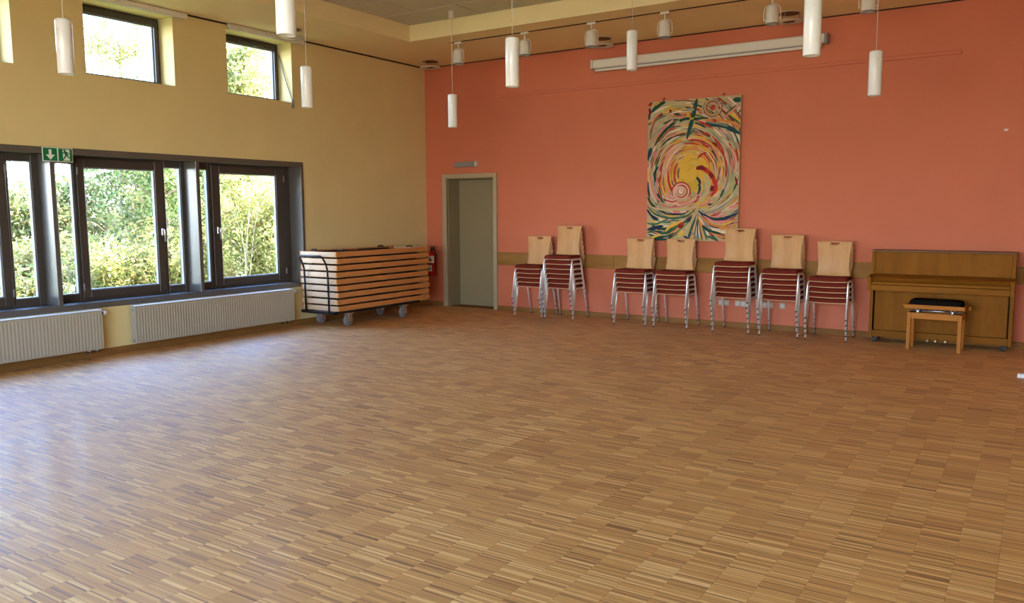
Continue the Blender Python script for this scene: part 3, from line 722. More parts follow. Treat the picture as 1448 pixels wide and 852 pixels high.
m = MB(); m.box(-hw+.035, hw-.035, -.460, -.20, .668, .698, b=.006); m.build('key_slip', 'pianox', t)
m = MB(); m.box(-hw+.035, hw-.035, -.474, -.20, .602, .665, b=.003); m.build('key_bed', 'pianox', t)
m = MB(); m.box(-hw+.05, hw-.05, -.255, -.225, .138, .60, b=.003); m.build('lower_panel', 'piano', t)
m = MB(); m.box(-hw+.034, hw-.034, -.262, -.20, .058, .134, b=.003); m.build('bottom_rail', 'pianox', t)
MB().box(-hw+.03, hw-.03, -.03, 0, .06, 1.02).build('back_panel', 'pianod', t)
MB().box(-hw+.034, hw-.034, -.222, -.03, .06, .085).build('bottom_board', 'pianod', t)
m = MB(); m.box(-.035, .035, -.262, -.255, .572, .592, b=.002); m.build('lock_plate', 'pianod', t)
for x in (-.085, -.005, .09):
    m = MB(); m.tube([(x, -.25, .075), (x, -.29, .072), (x, -.325, .062)], [.010, .010, .014], 10)
    m.lathe((x, -.333, .060), [(0, -.006), (.018, -.004), (.022, .0), (.018, .006), (0, .008)], 14); m.build('pedal', 'brass', t)
for sx in (-1, 1):
    for y in (-.27, -.05):
        m = MB(); x = sx*(hw-.07); m.tube([(x-.02, y, .026), (x-.006, y, .026)], .026, 14, 0); m.tube([(x+.006, y, .026), (x+.02, y, .026)], .026, 14, 0)
        m.box(x-.006, x+.006, y-.01, y+.01, .02, .06); m.box(x-.03, x+.03, y-.03, y+.03, .050, .056); m.build('castor', 'castor', t)
# ---------------------------------------------------------------- piano stool
t = thing('piano_stool', 'adjustable beech piano stool with black padded seat in front of the piano', 'stool', (7.345, -.548, 0), -.055)
for sx in (-1, 1):
    for sy in (-1, 1): MB().box(sx*.26, sx*.222, sy*.128, sy*.090, 0, .402, b=.004).build('leg', 'stool', t)
for sy in (-1, 1): MB().box(-.222, .222, sy*.124, sy*.104, .335, .400, b=.003).build('apron', 'stool', t)
for sx in (-1, 1): MB().box(sx*.256, sx*.236, -.09, .09, .335, .400, b=.003).build('apron', 'stool', t)
m = MB()
for sy in (-1, 1): m.box(-.285, .285, sy*.155, sy*.133, .445, .488, 0, .004)
for sx in (-1, 1): m.box(sx*.285, sx*.262, -.133, .133, .445, .488, 0, .004)
m.box(-.262, .262, -.133, .133, .450, .470); m.build('seat_frame', 'stool', t)
pr = []; N_ = 14
m = MB(); rings = [(1.0, .480), (1.0, .502), (.985, .518), (.955, .530), (.90, .538), (.6, .543), (.0, .545)]
vs = []
nseg = 32
for s_, z in rings:
    for k in range(nseg):
        an = 2*PI*k/nseg; cx_, sy_ = math.cos(an), math.sin(an); q = 8
        rr = 1/((abs(cx_)**q+abs(sy_)**q)**(1/q)); ix_ = .252-(1-s_)*.25 if s_ > .5 else 0; iy_ = .125-(1-s_)*.25 if s_ > .5 else 0
        vs.append((cx_*rr*max(ix_, 0), sy_*rr*max(iy_, 0), z))
m.add(vs, [(j*nseg+k, j*nseg+(k+1) % nseg, (j+1)*nseg+(k+1) % nseg, (j+1)*nseg+k) for j in range(len(rings)-1) for k in range(nseg)], 0, True)
m.build('seat_cushion', 'velvet', t)
m = MB()
for sx in (-1, 1):
    for sy in (-1, 1):
        m.tube([(sx*.20, sy*.07, .37), (sx*.13, sy*.07, .455)], .006, 6); m.tube([(sx*.13, sy*.07, .37), (sx*.20, sy*.07, .455)], .006, 6)
    m.tube([(sx*.165, -.09, .412), (sx*.165, .09, .412)], .006, 6)
m.tube([(-.26, 0, .412), (.26, 0, .412)], .007, 6); m.box(-.235, .235, -.10, .10, .372, .380); m.build('lift_mechanism', 'steel', t)
for sx in (-1, 1):
    m = MB(); m.tube([(sx*.285, 0, .462), (sx*.30, 0, .462), (sx*.302, 0, .462), (sx*.325, 0, .462)], [.010, .010, .024, .020], 16); m.build('knob', 'stool', t)
# ---------------------------------------------------------------- pendants
def make_pendant(name, bot, top, label, loc, cz=HU):
    t = thing(name, label, 'pendant lamp', (loc[0], loc[1], cz)); t['group'] = 'white tube pendant lamps'
    b, tp = bot-cz, top-cz
    m = MB(); m.lathe((0, 0, 0), [(.0, tp), (.050, tp), (.0565, tp-.006), (.0575, tp-.02), (.0575, b+.004), (.055, b), (.052, b), (.052, b+.06)], 32); m.build('glass_tube', 'opal', t)
    m = MB(); m.lathe((0, 0, 0), [(.0, b+.03), (.0515, b+.03)], 24); m.build('lamp_socket', 'offw', t)
    m = MB(); m.tube([(0, 0, tp), (0, 0, -.05)], .0028, 6); m.build('cord', 'offw', t)
    m = MB(); m.lathe((0, 0, 0), [(0, -.085), (.032, -.085), (.034, -.08), (.034, -.004), (.045, -.003), (.045, -.0003)], 20); m.build('canopy', 'offw', t)
    for an in (20, 200, 290):
        m = MB(); an = math.radians(an); x, y = .0575*math.cos(an), .0575*math.sin(an); m.tube([(x, y, tp-.075), (x*1.05, y*1.05, tp-.075)], .004, 8); m.build('screw', 'steel', t)
gx = (2.03, 4.445, 6.875); gy = (-1.97, -4.33, -6.77)
PEN = [((gx[0], gy[0]), 2.53, 2.928, 'white tube pendant nearest the room corner, beside the fire exit door'),
       ((gx[1], gy[1]), 2.53, 2.928, 'white tube pendant hanging over the gap left of the painting, fully visible'),
       ((gx[1], gy[0]), 2.99, 3.40, 'white tube pendant on a short cord in front of the projection screen casing'),
       ((gx[2], gy[0]), 2.53, 2.928, 'rightmost white tube pendant, in front of the red wall above the piano'),
       ((6.86, gy[1]), 2.53, 2.928, 'large white tube pendant at the right end of the screen casing, cut by top edge'),
       ((gx[0], -4.36), 2.53, 2.928, 'white tube pendant just right of the high window with opening rod'),
       ((gx[1], gy[2]), 2.53, 2.928, 'big white tube pendant cut by the top edge near the right high window'),
       ((2.05, gy[2]), 2.53, 2.928, 'leftmost grey-white tube pendant, left of the middle high window')]
PEN[0] = (PEN[0][0], 2.53, 2.928, 'white tube pendant in front of the corner, left of and above the door')
PEN[1] = (PEN[1][0], 2.53, 2.928, 'white tube pendant hanging above and right of the door')
for (p, b, tp, lab) in PEN: make_pendant('pendant_lamp', b, tp, lab, p)
# ---------------------------------------------------------------- track and spotlights
MB().box(1.50, 6.95, -1.315, -1.280, H-.004, H+.0).build('lighting_track', 'dark'); o = bpy.data.objects['lighting_track']
tag(o, 'dark thin recessed lighting track running along the lowered ceiling above the red wall', 'lighting track')
def make_spot():
    t = thing('track_spotlight', 'x', 'spotlight')
    MB().box(-.055, .055, -.022, .022, -.03, -.004, b=.004).build('track_adapter', 'offw', t)
    m = MB(); m.cyl((0, 0), .010, -.095, -.03, 10)
    arc = [(.088, 0, -.25), (.088, 0, -.16), (.078, 0, -.115), (.045, 0, -.092), (0, 0, -.088), (-.045, 0, -.092), (-.078, 0, -.115), (-.088, 0, -.16), (-.088, 0, -.25)]
    m.tube(arc, .0045, 8); m.tube([(-.088, 0, -.24), (-.066, 0, -.24)], .006, 8); m.tube([(.088, 0, -.24), (.066, 0, -.24)], .006, 8); m.build('yoke', 'offw', t)
    hd = MB().lathe((0, 0, 0), [(0, -.108), (.055, -.108), (.063, -.116), (.068, -.27), (.070, -.285), (.064, -.287), (.058, -.26), (.0, -.255)], 24).build('lamp_head', 'offw', t)
    m = MB(); m.lathe((0, 0, 0), [(.060, -.278), (.0715, -.280), (.0715, -.291), (.060, -.292)], 24); m.build('front_ring', 'grey', hd)
    return t
s0 = make_spot()
sl = ['leftmost track spotlight, behind the pendant near the corner', 'second track spotlight from the left, partly behind a pendant', 'third track spotlight from the left, beside a recessed downlight', 'fourth track spotlight from the left, above the screen casing', 'fifth track spotlight from the left, beside the large dark downlight', 'rightmost track spotlight, just cut by the top picture edge']
for k, x in enumerate((1.63, 2.67, 3.607, 4.536, 5.735, 6.675)):
    loc = (x, -1.297, H); o = s0 if k == 0 else dup(s0, loc); o.location = loc; o['label'] = sl[k]; o['group'] = 'track spotlights along the red wall'
# recessed downlights with hanging disc
def make_down():
    t = thing('downlight', 'x', 'downlight')
    m = MB(); m.lathe((0, 0, 0), [(.0, -.001), (.095, -.001), (.10, -.003), (.122, -.006), (.128, -.002), (.128, 0)], 28); m.build('recess_ring', ['offw'], t)
    MB().lathe((0, 0, 0), [(0, -.0075), (.118, -.0075)], 28).build('reflector', 'pianod', t)
    m = MB(); m.lathe((0, 0, 0), [(.070, -.092), (.150, -.088), (.156, -.094), (.150, -.100), (.070, -.096)], 32); m.build('glass_disc', 'frost', t)
    m = MB()
    for k in range(3): an = 2*PI*k/3+.4; m.tube([(.11*math.cos(an), .11*math.sin(an), -.003), (.11*math.cos(an), .11*math.sin(an), -.098)], .004, 6)
    m.build('spacer_pins', 'steel', t); return t
d0 = make_down()
for k, (x, y, lab) in enumerate(((.44, -.40, 'recessed downlight with hanging frosted disc at the room corner'), (3.30, -.41, 'recessed downlight half hidden behind the third track spotlight'), (5.68, -.43, 'large dark recessed downlight with pale disc right of the fifth spotlight'), (.40, -3.05, 'recessed downlight beside the big cut-off pendant, above the right roller blind casing'))):
    o = d0 if k == 0 else dup(d0, (x, y, H)); o.location = (x, y, H); o['label'] = lab; o['group'] = 'recessed downlights'
# ---------------------------------------------------------------- projection screen casing
t = thing('projection_screen', 'long white roll-up projection screen casing mounted high on the red wall', 'projection screen', (4.505, 0, 3.362))
L2 = 1.50
m = MB(); m.box(-L2, L2, -.115, -.02, .045, .155, b=.012); m.build('casing', 'offw', t)
MB().box(-L2+.02, L2-.02, -.098, -.03, .028, .045).build('slot', 'grey', t)
m = MB(); m.box(-L2+.03, L2-.03, -.104, -.080, .0, .030, b=.006); m.build('weight_bar', 'offw', t)
for sx in (-1, 1): MB().box(sx*L2, sx*(L2+.035), -.117, -.0, .04, .158, b=.006).build('end_cap', 'grey' if sx > 0 else 'offw', t)
for x in (-1.0, 1.0): MB().box(x, x+.04, -.02, 0, .08, .14).build('bracket', 'grey', t)
# ---------------------------------------------------------------- sockets
def socket(x, n, label):
    t = thing('wall_socket', label, 'socket', (x, 0, .275)); t['group'] = 'sockets on the red wall'
    for k in range(n):
        p = MB(); x0 = (k-n/2)*.073; p.box(x0+.001, x0+.072, -.010, 0, 0, .075, b=.003); f = p.build('socket_plate', 'sockp', t)
        m = MB(); 
        vs = MB(); m.tube([(x0+.0365, -.0101, .0375), (x0+.0365, -.012, .0375)], .021, 18, 0); m.build('socket_insert', 'frost', f)
        m = MB()
        for dx in (-.009, .009): m.tube([(x0+.0365+dx, -.0121, .0375), (x0+.0365+dx, -.0126, .0375)], .003, 8)
        m.build('contact_hole', 'dark', f)
socket(4.86, 2, 'double white wall socket, leftmost of those behind the tall right chair stack')
socket(5.115, 3, 'triple white wall socket seen between the legs of the tall right chair stack')
socket(5.42, 2, 'double white wall socket just left of the six-chair stack')
socket(5.60, 1, 'single white wall socket under the six-chair stack')
# small hook high on the wall, plug on the floor
m = MB(); m.box(-.018, .018, -.006, 0, -.012, .012, b=.002); m.tube([(0, -.006, 0), (0, -.02, -.003), (0, -.022, .008)], .003, 6); o = m.build('wall_hook', 'offw', None, (7.86, 0, 2.32)); tag(o, 'tiny white hook on the red wall high above the piano', 'hook')
t = thing('power_strip', 'small white power strip end on the floor at the right picture edge', 'power strip', (8.20, -1.785, 0))
MB().box(-.075, .26, -.028, .028, .003, .042, b=.006).build('housing', 'white', t)
m = MB(); 
for k in range(3): m.cyl((-.035+k*.1, 0), .020, .042, .0435, 16)
m.build('outlet', 'frost', t)
m = MB(); m.tube([(.26, 0, .02), (.40, .03, .008), (.6, -.05, .006), (.9, .1, .006), (1.4, .15, .006)], .004, 6); m.build('cable', 'white', t)
# ---------------------------------------------------------------- painting
PW0, PW1, PZ0, PZ1 = 3.80, 5.035, 1.095, 2.905
t = thing('painting', 'tall abstract painting of swirling multicoloured brush strokes on the red wall', 'painting', ((PW0+PW1)/2, -.035, PZ0))
pw, ph = PW1-PW0, PZ1-PZ0
MB().box(-pw/2, pw/2, -.012, .030, 0, ph, b=.002).build('canvas', 'canvas', t)
m = MB()
for x in (-.42, .38): m.tube([(x, .02, ph-.01), (x+.01, .026, ph+.05)], .004, 6); m.tube([(x-.02, .022, ph+.03), (x+.03, .022, ph+.03)], .003, 6)
m.build('hanging_hook', 'dark', t)
PAL = dict(cream=(.46, .35, .16), white=(.62, .52, .33), yel=(.64, .37, .045), gold=(.52, .33, .04), oran=(.60, .22, .05), red=(.42, .035, .018), dred=(.20, .02, .015), pink=(.58, .20, .15), lpink=(.64, .36, .27),
           grn=(.05, .12, .05), dgrn=(.018, .055, .035), teal=(.02, .06, .06), navy=(.02, .03, .06), lgrn=(.32, .36, .16), grey=(.24, .23, .18), brown=(.24, .10, .05))
sv, sf, scol = [], [], []
layer = [0]
prng = random.Random(11)
def cp2(x, y):      # crop pixel (667x852) -> local canvas coords
    u = (x-97)/483; top = 92-44*u; bot = 822+11*u; v = (y-top)/(bot-top)
    return (u-.5)*pw, (1-v)*ph
def stroke(pts, wd, colr, jit=.12):
    layer[0] += 1; yy = -.0122-.000004*layer[0]
    c = PAL[colr] if isinstance(colr, str) else colr; k_ = 1+prng.uniform(-jit, jit); c = tuple(min(1, q*k_) for q in c)
    # smooth
    P = [Vector(cp2(*p)) for p in pts]
    Q = []
    n = len(P)
    for i in range(n-1):
        p0, p1, p2, p3 = P[max(i-1, 0)], P[i], P[i+1], P[min(i+2, n-1)]
        for s_ in range(4):
            u = s_/4; Q.append(.5*((2*p1)+(p2-p0)*u+(2*p0-5*p1+4*p2-p3)*u*u+(3*p1-p0-3*p2+p3)*u**3))
    Q.append(P[-1]); n = len(Q); W_ = wd*pw/483/2; o = len(sv)
    for i, q in enumerate(Q):
        d_ = (Q[min(i+1, n-1)]-Q[max(i-1, 0)]); d_ = d_.normalized() if d_.length > 1e-9 else Vector((1, 0)); nn = Vector((-d_.y, d_.x))
        e_ = i/(n-1); wv = W_*(min(1, .25+e_*4, .25+(1-e_)*3))*(1+.12*math.sin(i*1.7+layer[0]))
        for s_ in (-1, 1):
            z = q+nn*wv*s_; sv.append((max(-pw/2+.002, min(pw/2-.002, z.x)), yy, max(.002, min(ph-.002, z.y)))); scol.append((*c, 1))
    for i in range(n-1): sf.append((o+2*i, o+2*i+1, o+2*i+3, o+2*i+2))
def arcstroke(cx_, cy_, r, a0, a1, wd, colr, sq=1.0, grow=0.0):
    n = max(3, int(abs(a1-a0)/22)+2); pts = []
    for i in range(n):
        q = i/(n-1); an = math.radians(a0+(a1-a0)*q); rr = r*(1+grow*q); pts.append((cx_+rr*math.cos(an), cy_+rr*sq*math.sin(an)))
    stroke(pts, wd, colr)
# underpainting : soft patches
def disc(cx_, cy_, rx, ry, colr, n=26):
    layer[0] += 1; yy = -.0122-.000004*layer[0]; o = len(sv); c = PAL[colr]
    for k in range(n):
        an = 2*PI*k/n; q = 1+prng.uniform(-.06, .06); x, z = cp2(cx_+rx*q*math.cos(an), cy_+ry*q*math.sin(an)); sv.append((max(-pw/2+.002, min(pw/2-.002, x)), yy, max(.002, min(ph-.002, z)))); scol.append((*c, 1))
    sf.append(tuple(range(o, o+n)))
disc(335, 470, 190, 165, 'cream'); disc(335, 470, 120, 125, 'yel')
outer = ['cream', 'white', 'lpink', 'pink', 'red', 'oran', 'cream', 'gold', 'grey', 'lgrn', 'brown', 'grn', 'lpink', 'dgrn', 'dred', 'white', 'yel']
for k in range(1100):
    r = prng.uniform(120, 470); a0 = prng.uniform(0, 360); ln = prng.uniform(14, 40)*150/r+6
    x = 340+r*math.cos(math.radians(a0)); y = 455+r*1.12*math.sin(math.radians(a0))
    if not (88 < x < 592 and 50 < y < 640): continue
    arcstroke(340, 455, r, a0, a0+ln, prng.uniform(4.5, 9), prng.choice(outer), 1.12, -.06)
mid = ['yel', 'oran', 'gold', 'red', 'cream', 'lpink', 'yel', 'pink', 'brown']
for k in range(300):
    r = prng.uniform(85, 190); a0 = prng.uniform(0, 360); ln = prng.uniform(18, 45)
    arcstroke(338, 465, r, a0, a0+ln, prng.uniform(5, 9), prng.choice(mid), 1.08, -.05)
disc(325, 455, 62, 95, 'yel'); disc(330, 500, 50, 70, 'gold'); disc(320, 440, 50, 70, 'yel')
for k in range(30):
    r = prng.uniform(30, 85); a0 = prng.uniform(90, 300); arcstroke(345, 470, r, a0, a0+prng.uniform(20, 50), 8, prng.choice(['yel', 'gold', 'yel', 'cream']), 1.2)
for (r, a0, a1, c_) in ((95, 150, 215, 'red'), (112, 165, 225, 'oran'), (128, 140, 185, 'red'), (75, 165, 205, 'brown'), (140, 190, 250, 'lpink'), (118, 235, 290, 'oran'), (150, 120, 160, 'pink'), (100, 300, 340, 'oran'), (160, 260, 300, 'red')): arcstroke(340, 470, r, a0, a1, 10, c_, 1.15)
for P_, w_, c_ in [
    ([(362, 440), (400, 440), (435, 468), (458, 510), (462, 550), (440, 590)], 22, 'red'), ([(360, 440), (385, 432), (410, 445)], 20, 'dred'), ([(430, 460), (448, 490)], 20, 'dred'), ([(440, 600), (425, 620), (385, 640)], 14, 'pink'),
    ([(450, 530), (440, 560)], 20, 'dred'), ([(480, 470), (495, 530), (480, 590), (440, 630)], 12, 'cream'), ([(400, 470), (420, 500), (425, 545), (400, 600), (375, 620)], 18, 'cream'),
    ([(362, 486), (376, 500), (385, 525)], 13, 'navy'), ([(374, 520), (382, 545), (370, 580)], 12, 'teal'), ([(352, 560), (350, 600)], 20, 'lgrn'), ([(395, 500), (405, 540), (390, 590)], 10, 'lgrn'),
    ([(160, 425), (140, 455), (136, 480), (148, 508)], 12, 'dgrn'), ([(168, 450), (158, 490)], 10, 'lgrn'), ([(156, 570), (165, 598), (190, 612), (215, 612)], 16, 'dgrn'), ([(185, 390), (160, 440), (150, 520), (160, 560)], 9, 'pink'),
    ([(110, 450), (120, 520), (150, 590), (175, 610)], 12, 'pink'), ([(105, 480), (118, 560), (150, 620)], 9, 'lpink'),
    ([(358, 66), (348, 120), (335, 180), (322, 230), (308, 285)], 21, 'dgrn'), ([(356, 90), (340, 150)], 12, 'teal'), ([(346, 228), (330, 250), (318, 262)], 10, 'grn'), ([(250, 192), (300, 176), (350, 176), (420, 170)], 13, 'dgrn'),
    ([(305, 155), (322, 150)], 24, 'yel'), ([(300, 130), (330, 125), (345, 130)], 12, 'grey'), ([(345, 172), (320, 178)], 10, 'gold'),
    ([(300, 180), (250, 195), (205, 225), (165, 270), (135, 315)], 14, 'dgrn'), ([(270, 188), (240, 205)], 12, 'lgrn'), ([(250, 195), (215, 235), (180, 270), (160, 300)], 9, 'brown'),
    ([(190, 88), (150, 110), (115, 145)], 20, 'dgrn'), ([(165, 88), (130, 108)], 12, 'gold'), ([(118, 92), (100, 112)], 18, 'red'), ([(104, 120), (110, 160)], 14, 'dred'), ([(104, 150), (103, 185)], 12, 'dgrn'),
    ([(170, 150), (140, 180), (118, 230), (110, 290)], 12, 'brown'), ([(160, 145), (128, 180), (112, 230)], 8, 'pink'), ([(176, 148), (158, 168)], 12, 'dred'), ([(215, 128), (222, 142)], 12, 'dred'),
    ([(190, 220), (160, 260)], 8, 'pink'), ([(215, 190), (175, 235), (145, 270)], 8, 'pink'), ([(235, 180), (200, 215)], 7, 'lpink'), ([(200, 108), (250, 100), (300, 95)], 14, 'cream'), ([(210, 120), (260, 112), (300, 118)], 12, 'lgrn'), ([(190, 125), (240, 112)], 10, 'gold'),
    ([(236, 152), (270, 152)], 12, 'dgrn'), ([(240, 142), (280, 135)], 9, 'white'), ([(275, 150), (295, 165)], 9, 'grey'), ([(118, 330), (100, 385)], 22, 'teal'), ([(105, 345), (100, 400)], 10, 'navy'), ([(140, 340), (130, 380)], 16, 'pink'),
    ([(140, 320), (125, 350)], 9, 'white'), ([(300, 95), (330, 92)], 8, 'white'), ([(375, 80), (395, 120), (380, 150)], 16, 'cream'), ([(370, 130), (385, 150)], 16, 'brown'), ([(372, 128), (384, 146)], 9, 'pink'),
    ([(405, 195), (450, 205), (500, 212), (545, 235), (582, 255)], 22, 'teal'), ([(410, 192), (470, 200), (520, 215)], 10, 'grey'), ([(470, 180), (520, 190), (560, 205), (582, 225)], 14, 'oran'), ([(520, 140), (550, 165), (582, 200)], 20, 'yel'),
    ([(515, 150), (545, 175), (582, 205)], 9, 'grn'), ([(545, 110), (582, 130)], 9, 'lpink'), ([(582, 95), (550, 120), (520, 150), (495, 175)], 9, 'pink'), ([(560, 100), (530, 125), (505, 150)], 7, 'grn'), ([(540, 75), (582, 75)], 22, 'dgrn'), ([(500, 90), (530, 110)], 10, 'grey'), ([(470, 80), (500, 100)], 10, 'cream'),
    ([(400, 182), (440, 182), (480, 188)], 13, 'oran'), ([(440, 180), (460, 188)], 14, 'red'), ([(485, 90), (510, 96)], 14, 'brown'), ([(582, 110), (560, 140)], 6, 'white'), ([(582, 120), (566, 150)], 6, 'dred'),
    ([(400, 250), (430, 268)], 13, 'dred'), ([(385, 250), (420, 260)], 8, 'red'), ([(440, 300), (465, 315)], 12, 'dred'), ([(390, 310), (425, 325)], 10, 'red'), ([(365, 385), (390, 362), (415, 355)], 10, 'red'), ([(470, 260), (530, 300), (560, 340)], 8, 'lgrn'),
    ([(500, 250), (545, 290), (572, 340)], 9, 'grey'), ([(520, 420), (525, 480), (505, 560), (485, 600)], 9, 'grey'), ([(508, 545), (490, 595)], 16, 'grey'), ([(505, 548), (488, 592)], 9, 'dgrn'), ([(545, 420), (555, 500), (540, 580), (500, 630)], 8, 'lgrn'),
    ([(560, 480), (572, 530)], 9, 'dred'), ([(575, 395), (578, 450)], 8, 'cream'), ([(540, 330), (565, 400), (570, 460)], 7, 'lpink')]: stroke(P_, w_, c_)
# two little spirals
for k, r in enumerate((47, 40, 33, 26, 19, 12)): arcstroke(440, 115, r, -90+k*70, 230+k*70, 6.5, ['brown', 'cream', 'brown', 'pink', 'lgrn', 'red'][k])
disc(440, 112, 8, 10, 'red'); disc(282, 562, 46, 44, 'lpink')
for k, r in enumerate((48, 40, 32, 25, 17, 9)): arcstroke(283, 560, r, 150+k*40, 440+k*40, 7.5, ['red', 'lpink', 'red', 'cream', 'pink', 'white'][k])
for k, r in enumerate((62, 75, 90, 104, 118)): arcstroke(285, 548, r, 20, 165-k*4, 9, ['cream', 'pink', 'lpink', 'red', 'cream'][k], .95)
for k in range(6): stroke([(195, 575+k*9), (235, 590+k*9), (265, 585+k*7)], 7, ['lpink', 'pink', 'white', 'red', 'lpink', 'cream'][k])
# fan at the bottom from the stem
disc(330, 740, 245, 95, 'cream')
lf = ['cream', 'white', 'grn', 'dgrn', 'yel', 'lpink', 'dgrn', 'oran', 'grey', 'white', 'pink', 'lgrn', 'navy', 'brown']
for k in range(190):
    y1 = prng.uniform(600, 825); x1 = prng.uniform(96, 130); q = prng.uniform(.3, 1)
    P_ = [(372-20*q, 650+(y1-640)*.15), (300, 680+(y1-640)*.45), (200, 700+(y1-660)*.75), (x1, y1)]
    i0 = prng.uniform(0, .7); i1 = min(1, i0+prng.uniform(.2, .5))
    def at(u):
        f_ = u*3; i = min(2, int(f_)); g = f_-i; return (P_[i][0]*(1-g)+P_[i+1][0]*g, P_[i][1]*(1-g)+P_[i+1][1]*g+14*math.sin(PI*u))
    stroke([at(i0), at((i0+i1)/2), at(i1)], prng.uniform(7, 12), prng.choice(lf))
rf = ['cream', 'white', 'oran', 'pink', 'navy', 'cream', 'yel', 'dgrn', 'red', 'grey', 'white', 'lgrn', 'brown', 'navy']
for k in range(170):
    y1 = prng.uniform(600, 830)
    P_ = [(376, 650+(y1-640)*.12), (430, 690+(y1-640)*.45), (500, 700+(y1-660)*.8), (582, y1)]
    i0 = prng.uniform(0, .7); i1 = min(1, i0+prng.uniform(.2, .5))
    stroke([at(i0), at((i0+i1)/2), at(i1)], prng.uniform(7, 12), prng.choice(rf))
for k in range(40):
    x1 = prng.uniform(300, 480); stroke([(372, 680), ((372+x1)/2, 740), (x1, 822)], prng.uniform(6, 10), prng.choice(['grey', 'cream', 'oran', 'grn', 'navy', 'white']))
for P_, w_, c_ in [
    ([(100, 590), (125, 630), (170, 662), (220, 685)], 12, 'dgrn'), ([(97, 635), (140, 680), (200, 700), (250, 705), (320, 690), (365, 650)], 10, 'grn'), ([(97, 655), (125, 690), (160, 708)], 12, 'navy'), ([(97, 730), (150, 735), (220, 705)], 10, 'grn'),
    ([(100, 765), (150, 755), (190, 745)], 18, 'navy'), ([(98, 780), (150, 770)], 9, 'grn'), ([(150, 800), (220, 770), (290, 735), (330, 705)], 12, 'grn'), ([(200, 775), (240, 740), (290, 720)], 12, 'yel'), ([(120, 810), (180, 790)], 12, 'yel'), ([(220, 790), (290, 750)], 9, 'oran'),
    ([(110, 640), (160, 655), (230, 660), (300, 645), (360, 620)], 11, 'cream'), ([(150, 620), (200, 640), (260, 645), (330, 625), (370, 600)], 9, 'pink'), ([(240, 668), (280, 672)], 14, 'pink'),
    ([(272, 755), (300, 730)], 24, 'dred'), ([(285, 738), (300, 725)], 14, 'red'), ([(318, 718), (350, 700)], 16, 'navy'), ([(265, 790), (300, 760), (340, 720)], 10, 'cream'), ([(270, 805), (300, 770)], 14, 'yel'), ([(372, 625), (368, 655), (350, 700), (330, 750)], 13, 'cream'), ([(380, 620), (372, 650)], 12, 'yel'),
    ([(378, 655), (400, 675), (450, 668), (500, 640), (545, 600)], 10, 'grey'), ([(376, 665), (420, 700), (480, 712), (530, 700), (578, 675)], 16, 'navy'), ([(440, 708), (500, 708)], 8, 'teal'), ([(385, 690), (440, 735), (510, 752), (578, 745)], 12, 'oran'), ([(400, 690), (460, 722), (540, 720)], 9, 'pink'),
    ([(530, 650), (578, 630)], 12, 'pink'), ([(500, 680), (560, 665)], 12, 'cream'), ([(370, 690), (400, 740), (460, 790), (520, 810)], 9, 'oran'), ([(400, 742), (430, 770), (500, 790)], 14, 'dgrn'), ([(420, 800), (480, 822)], 12, 'grn'), ([(380, 660), (440, 640), (500, 600)], 9, 'cream'), ([(425, 632), (445, 628)], 8, 'dgrn'),
    ([(340, 770), (360, 800), (390, 822)], 9, 'grey'), ([(300, 800), (340, 822)], 10, 'navy'), ([(100, 815), (200, 822)], 12, 'dgrn')]: stroke(P_, w_, c_)
me = bpy.data.meshes.new('brush_strokes'); me.from_pydata(sv, [], sf); ca = me.color_attributes.new('Col', 'FLOAT_COLOR', 'POINT'); ca.data.foreach_set('color', [q for c_ in scol for q in c_]); me.materials.append(MT['paint'])
o = bpy.data.objects.new('brush_strokes', me); COL.objects.link(o); o.parent = t; o['kind'] = 'stuff'
# ================================================================ GARDEN
GZ = -.45
o = MB().box(-60, -TH, -45, 45, GZ-.1, GZ).build('ground', 'grass'); o['kind'] = 'structure'
o = MB().box(-TH, 60, -45, RY-TH, GZ-.1, -.15).build('ground', 'bounce_pave'); o['kind'] = 'structure'  # unseen terrace, added to bounce warm light onto ceiling and upper walls
def leaves(name, centers, radii, per, size, material, parent, sq=(1, 1, 1)):
    C = np.repeat(np.asarray(centers), per, 0); Rr = np.repeat(np.asarray(radii), per)
    n = len(C); d = rng.normal(size=(n, 3)); d /= np.linalg.norm(d, axis=1)[:, None]; d *= (rng.random(n)**.45)[:, None]
    P = C+d*Rr[:, None]*np.asarray(sq)
    P = P[P[:, 2] > GZ+.03]; n = len(P)
    u = rng.normal(size=(n, 3)); u /= np.linalg.norm(u, axis=1)[:, None]; v = np.cross(u, rng.normal(size=(n, 3))); v /= np.linalg.norm(v, axis=1)[:, None]
    s = size*(.6+.8*rng.random(n))[:, None]
    V = np.stack([P-u*s, P+v*s*.42-u*s*.1, P+u*s, P-v*s*.42-u*s*.1], 1).reshape(-1, 3)
    me = bpy.data.meshes.new(name); me.vertices.add(4*n); me.vertices.foreach_set('co', V.ravel().astype(np.float32)); me.loops.add(4*n); me.loops.foreach_set('vertex_index', np.arange(4*n, dtype=np.int32))
    me.polygons.add(n); me.polygons.foreach_set('loop_start', np.arange(n, dtype=np.int32)*4); me.update(calc_edges=True); me.materials.append(MT[material])
    o = bpy.data.objects.new(name, me); COL.objects.link(o); o.parent = parent; o['kind'] = 'stuff'; return o
def branches(m, base, n, h, spread, r, seed, droop=.2, lean=(0, 0)):
    q = random.Random(seed); tips = []
    for k in range(n):
        an = q.uniform(0, 2*PI); s_ = spread*q.uniform(.3, 1); hh = h*q.uniform(.6, 1.05); pts = []
        bx, by = q.uniform(-.15, .15), q.uniform(-.15, .15)
        for i in range(7):
            u = i/6; pts.append((base[0]+bx+math.cos(an)*s_*u**1.4+q.uniform(-.04, .04)*u+lean[0]*u, base[1]+by+math.sin(an)*s_*u**1.4+q.uniform(-.04, .04)*u+lean[1]*u, base[2]+hh*(u-droop*u**3)))
        m.tube(pts, [r*(1-.75*i/6) for i in range(7)], 5, 0, False); tips += pts[2:]
    return tips
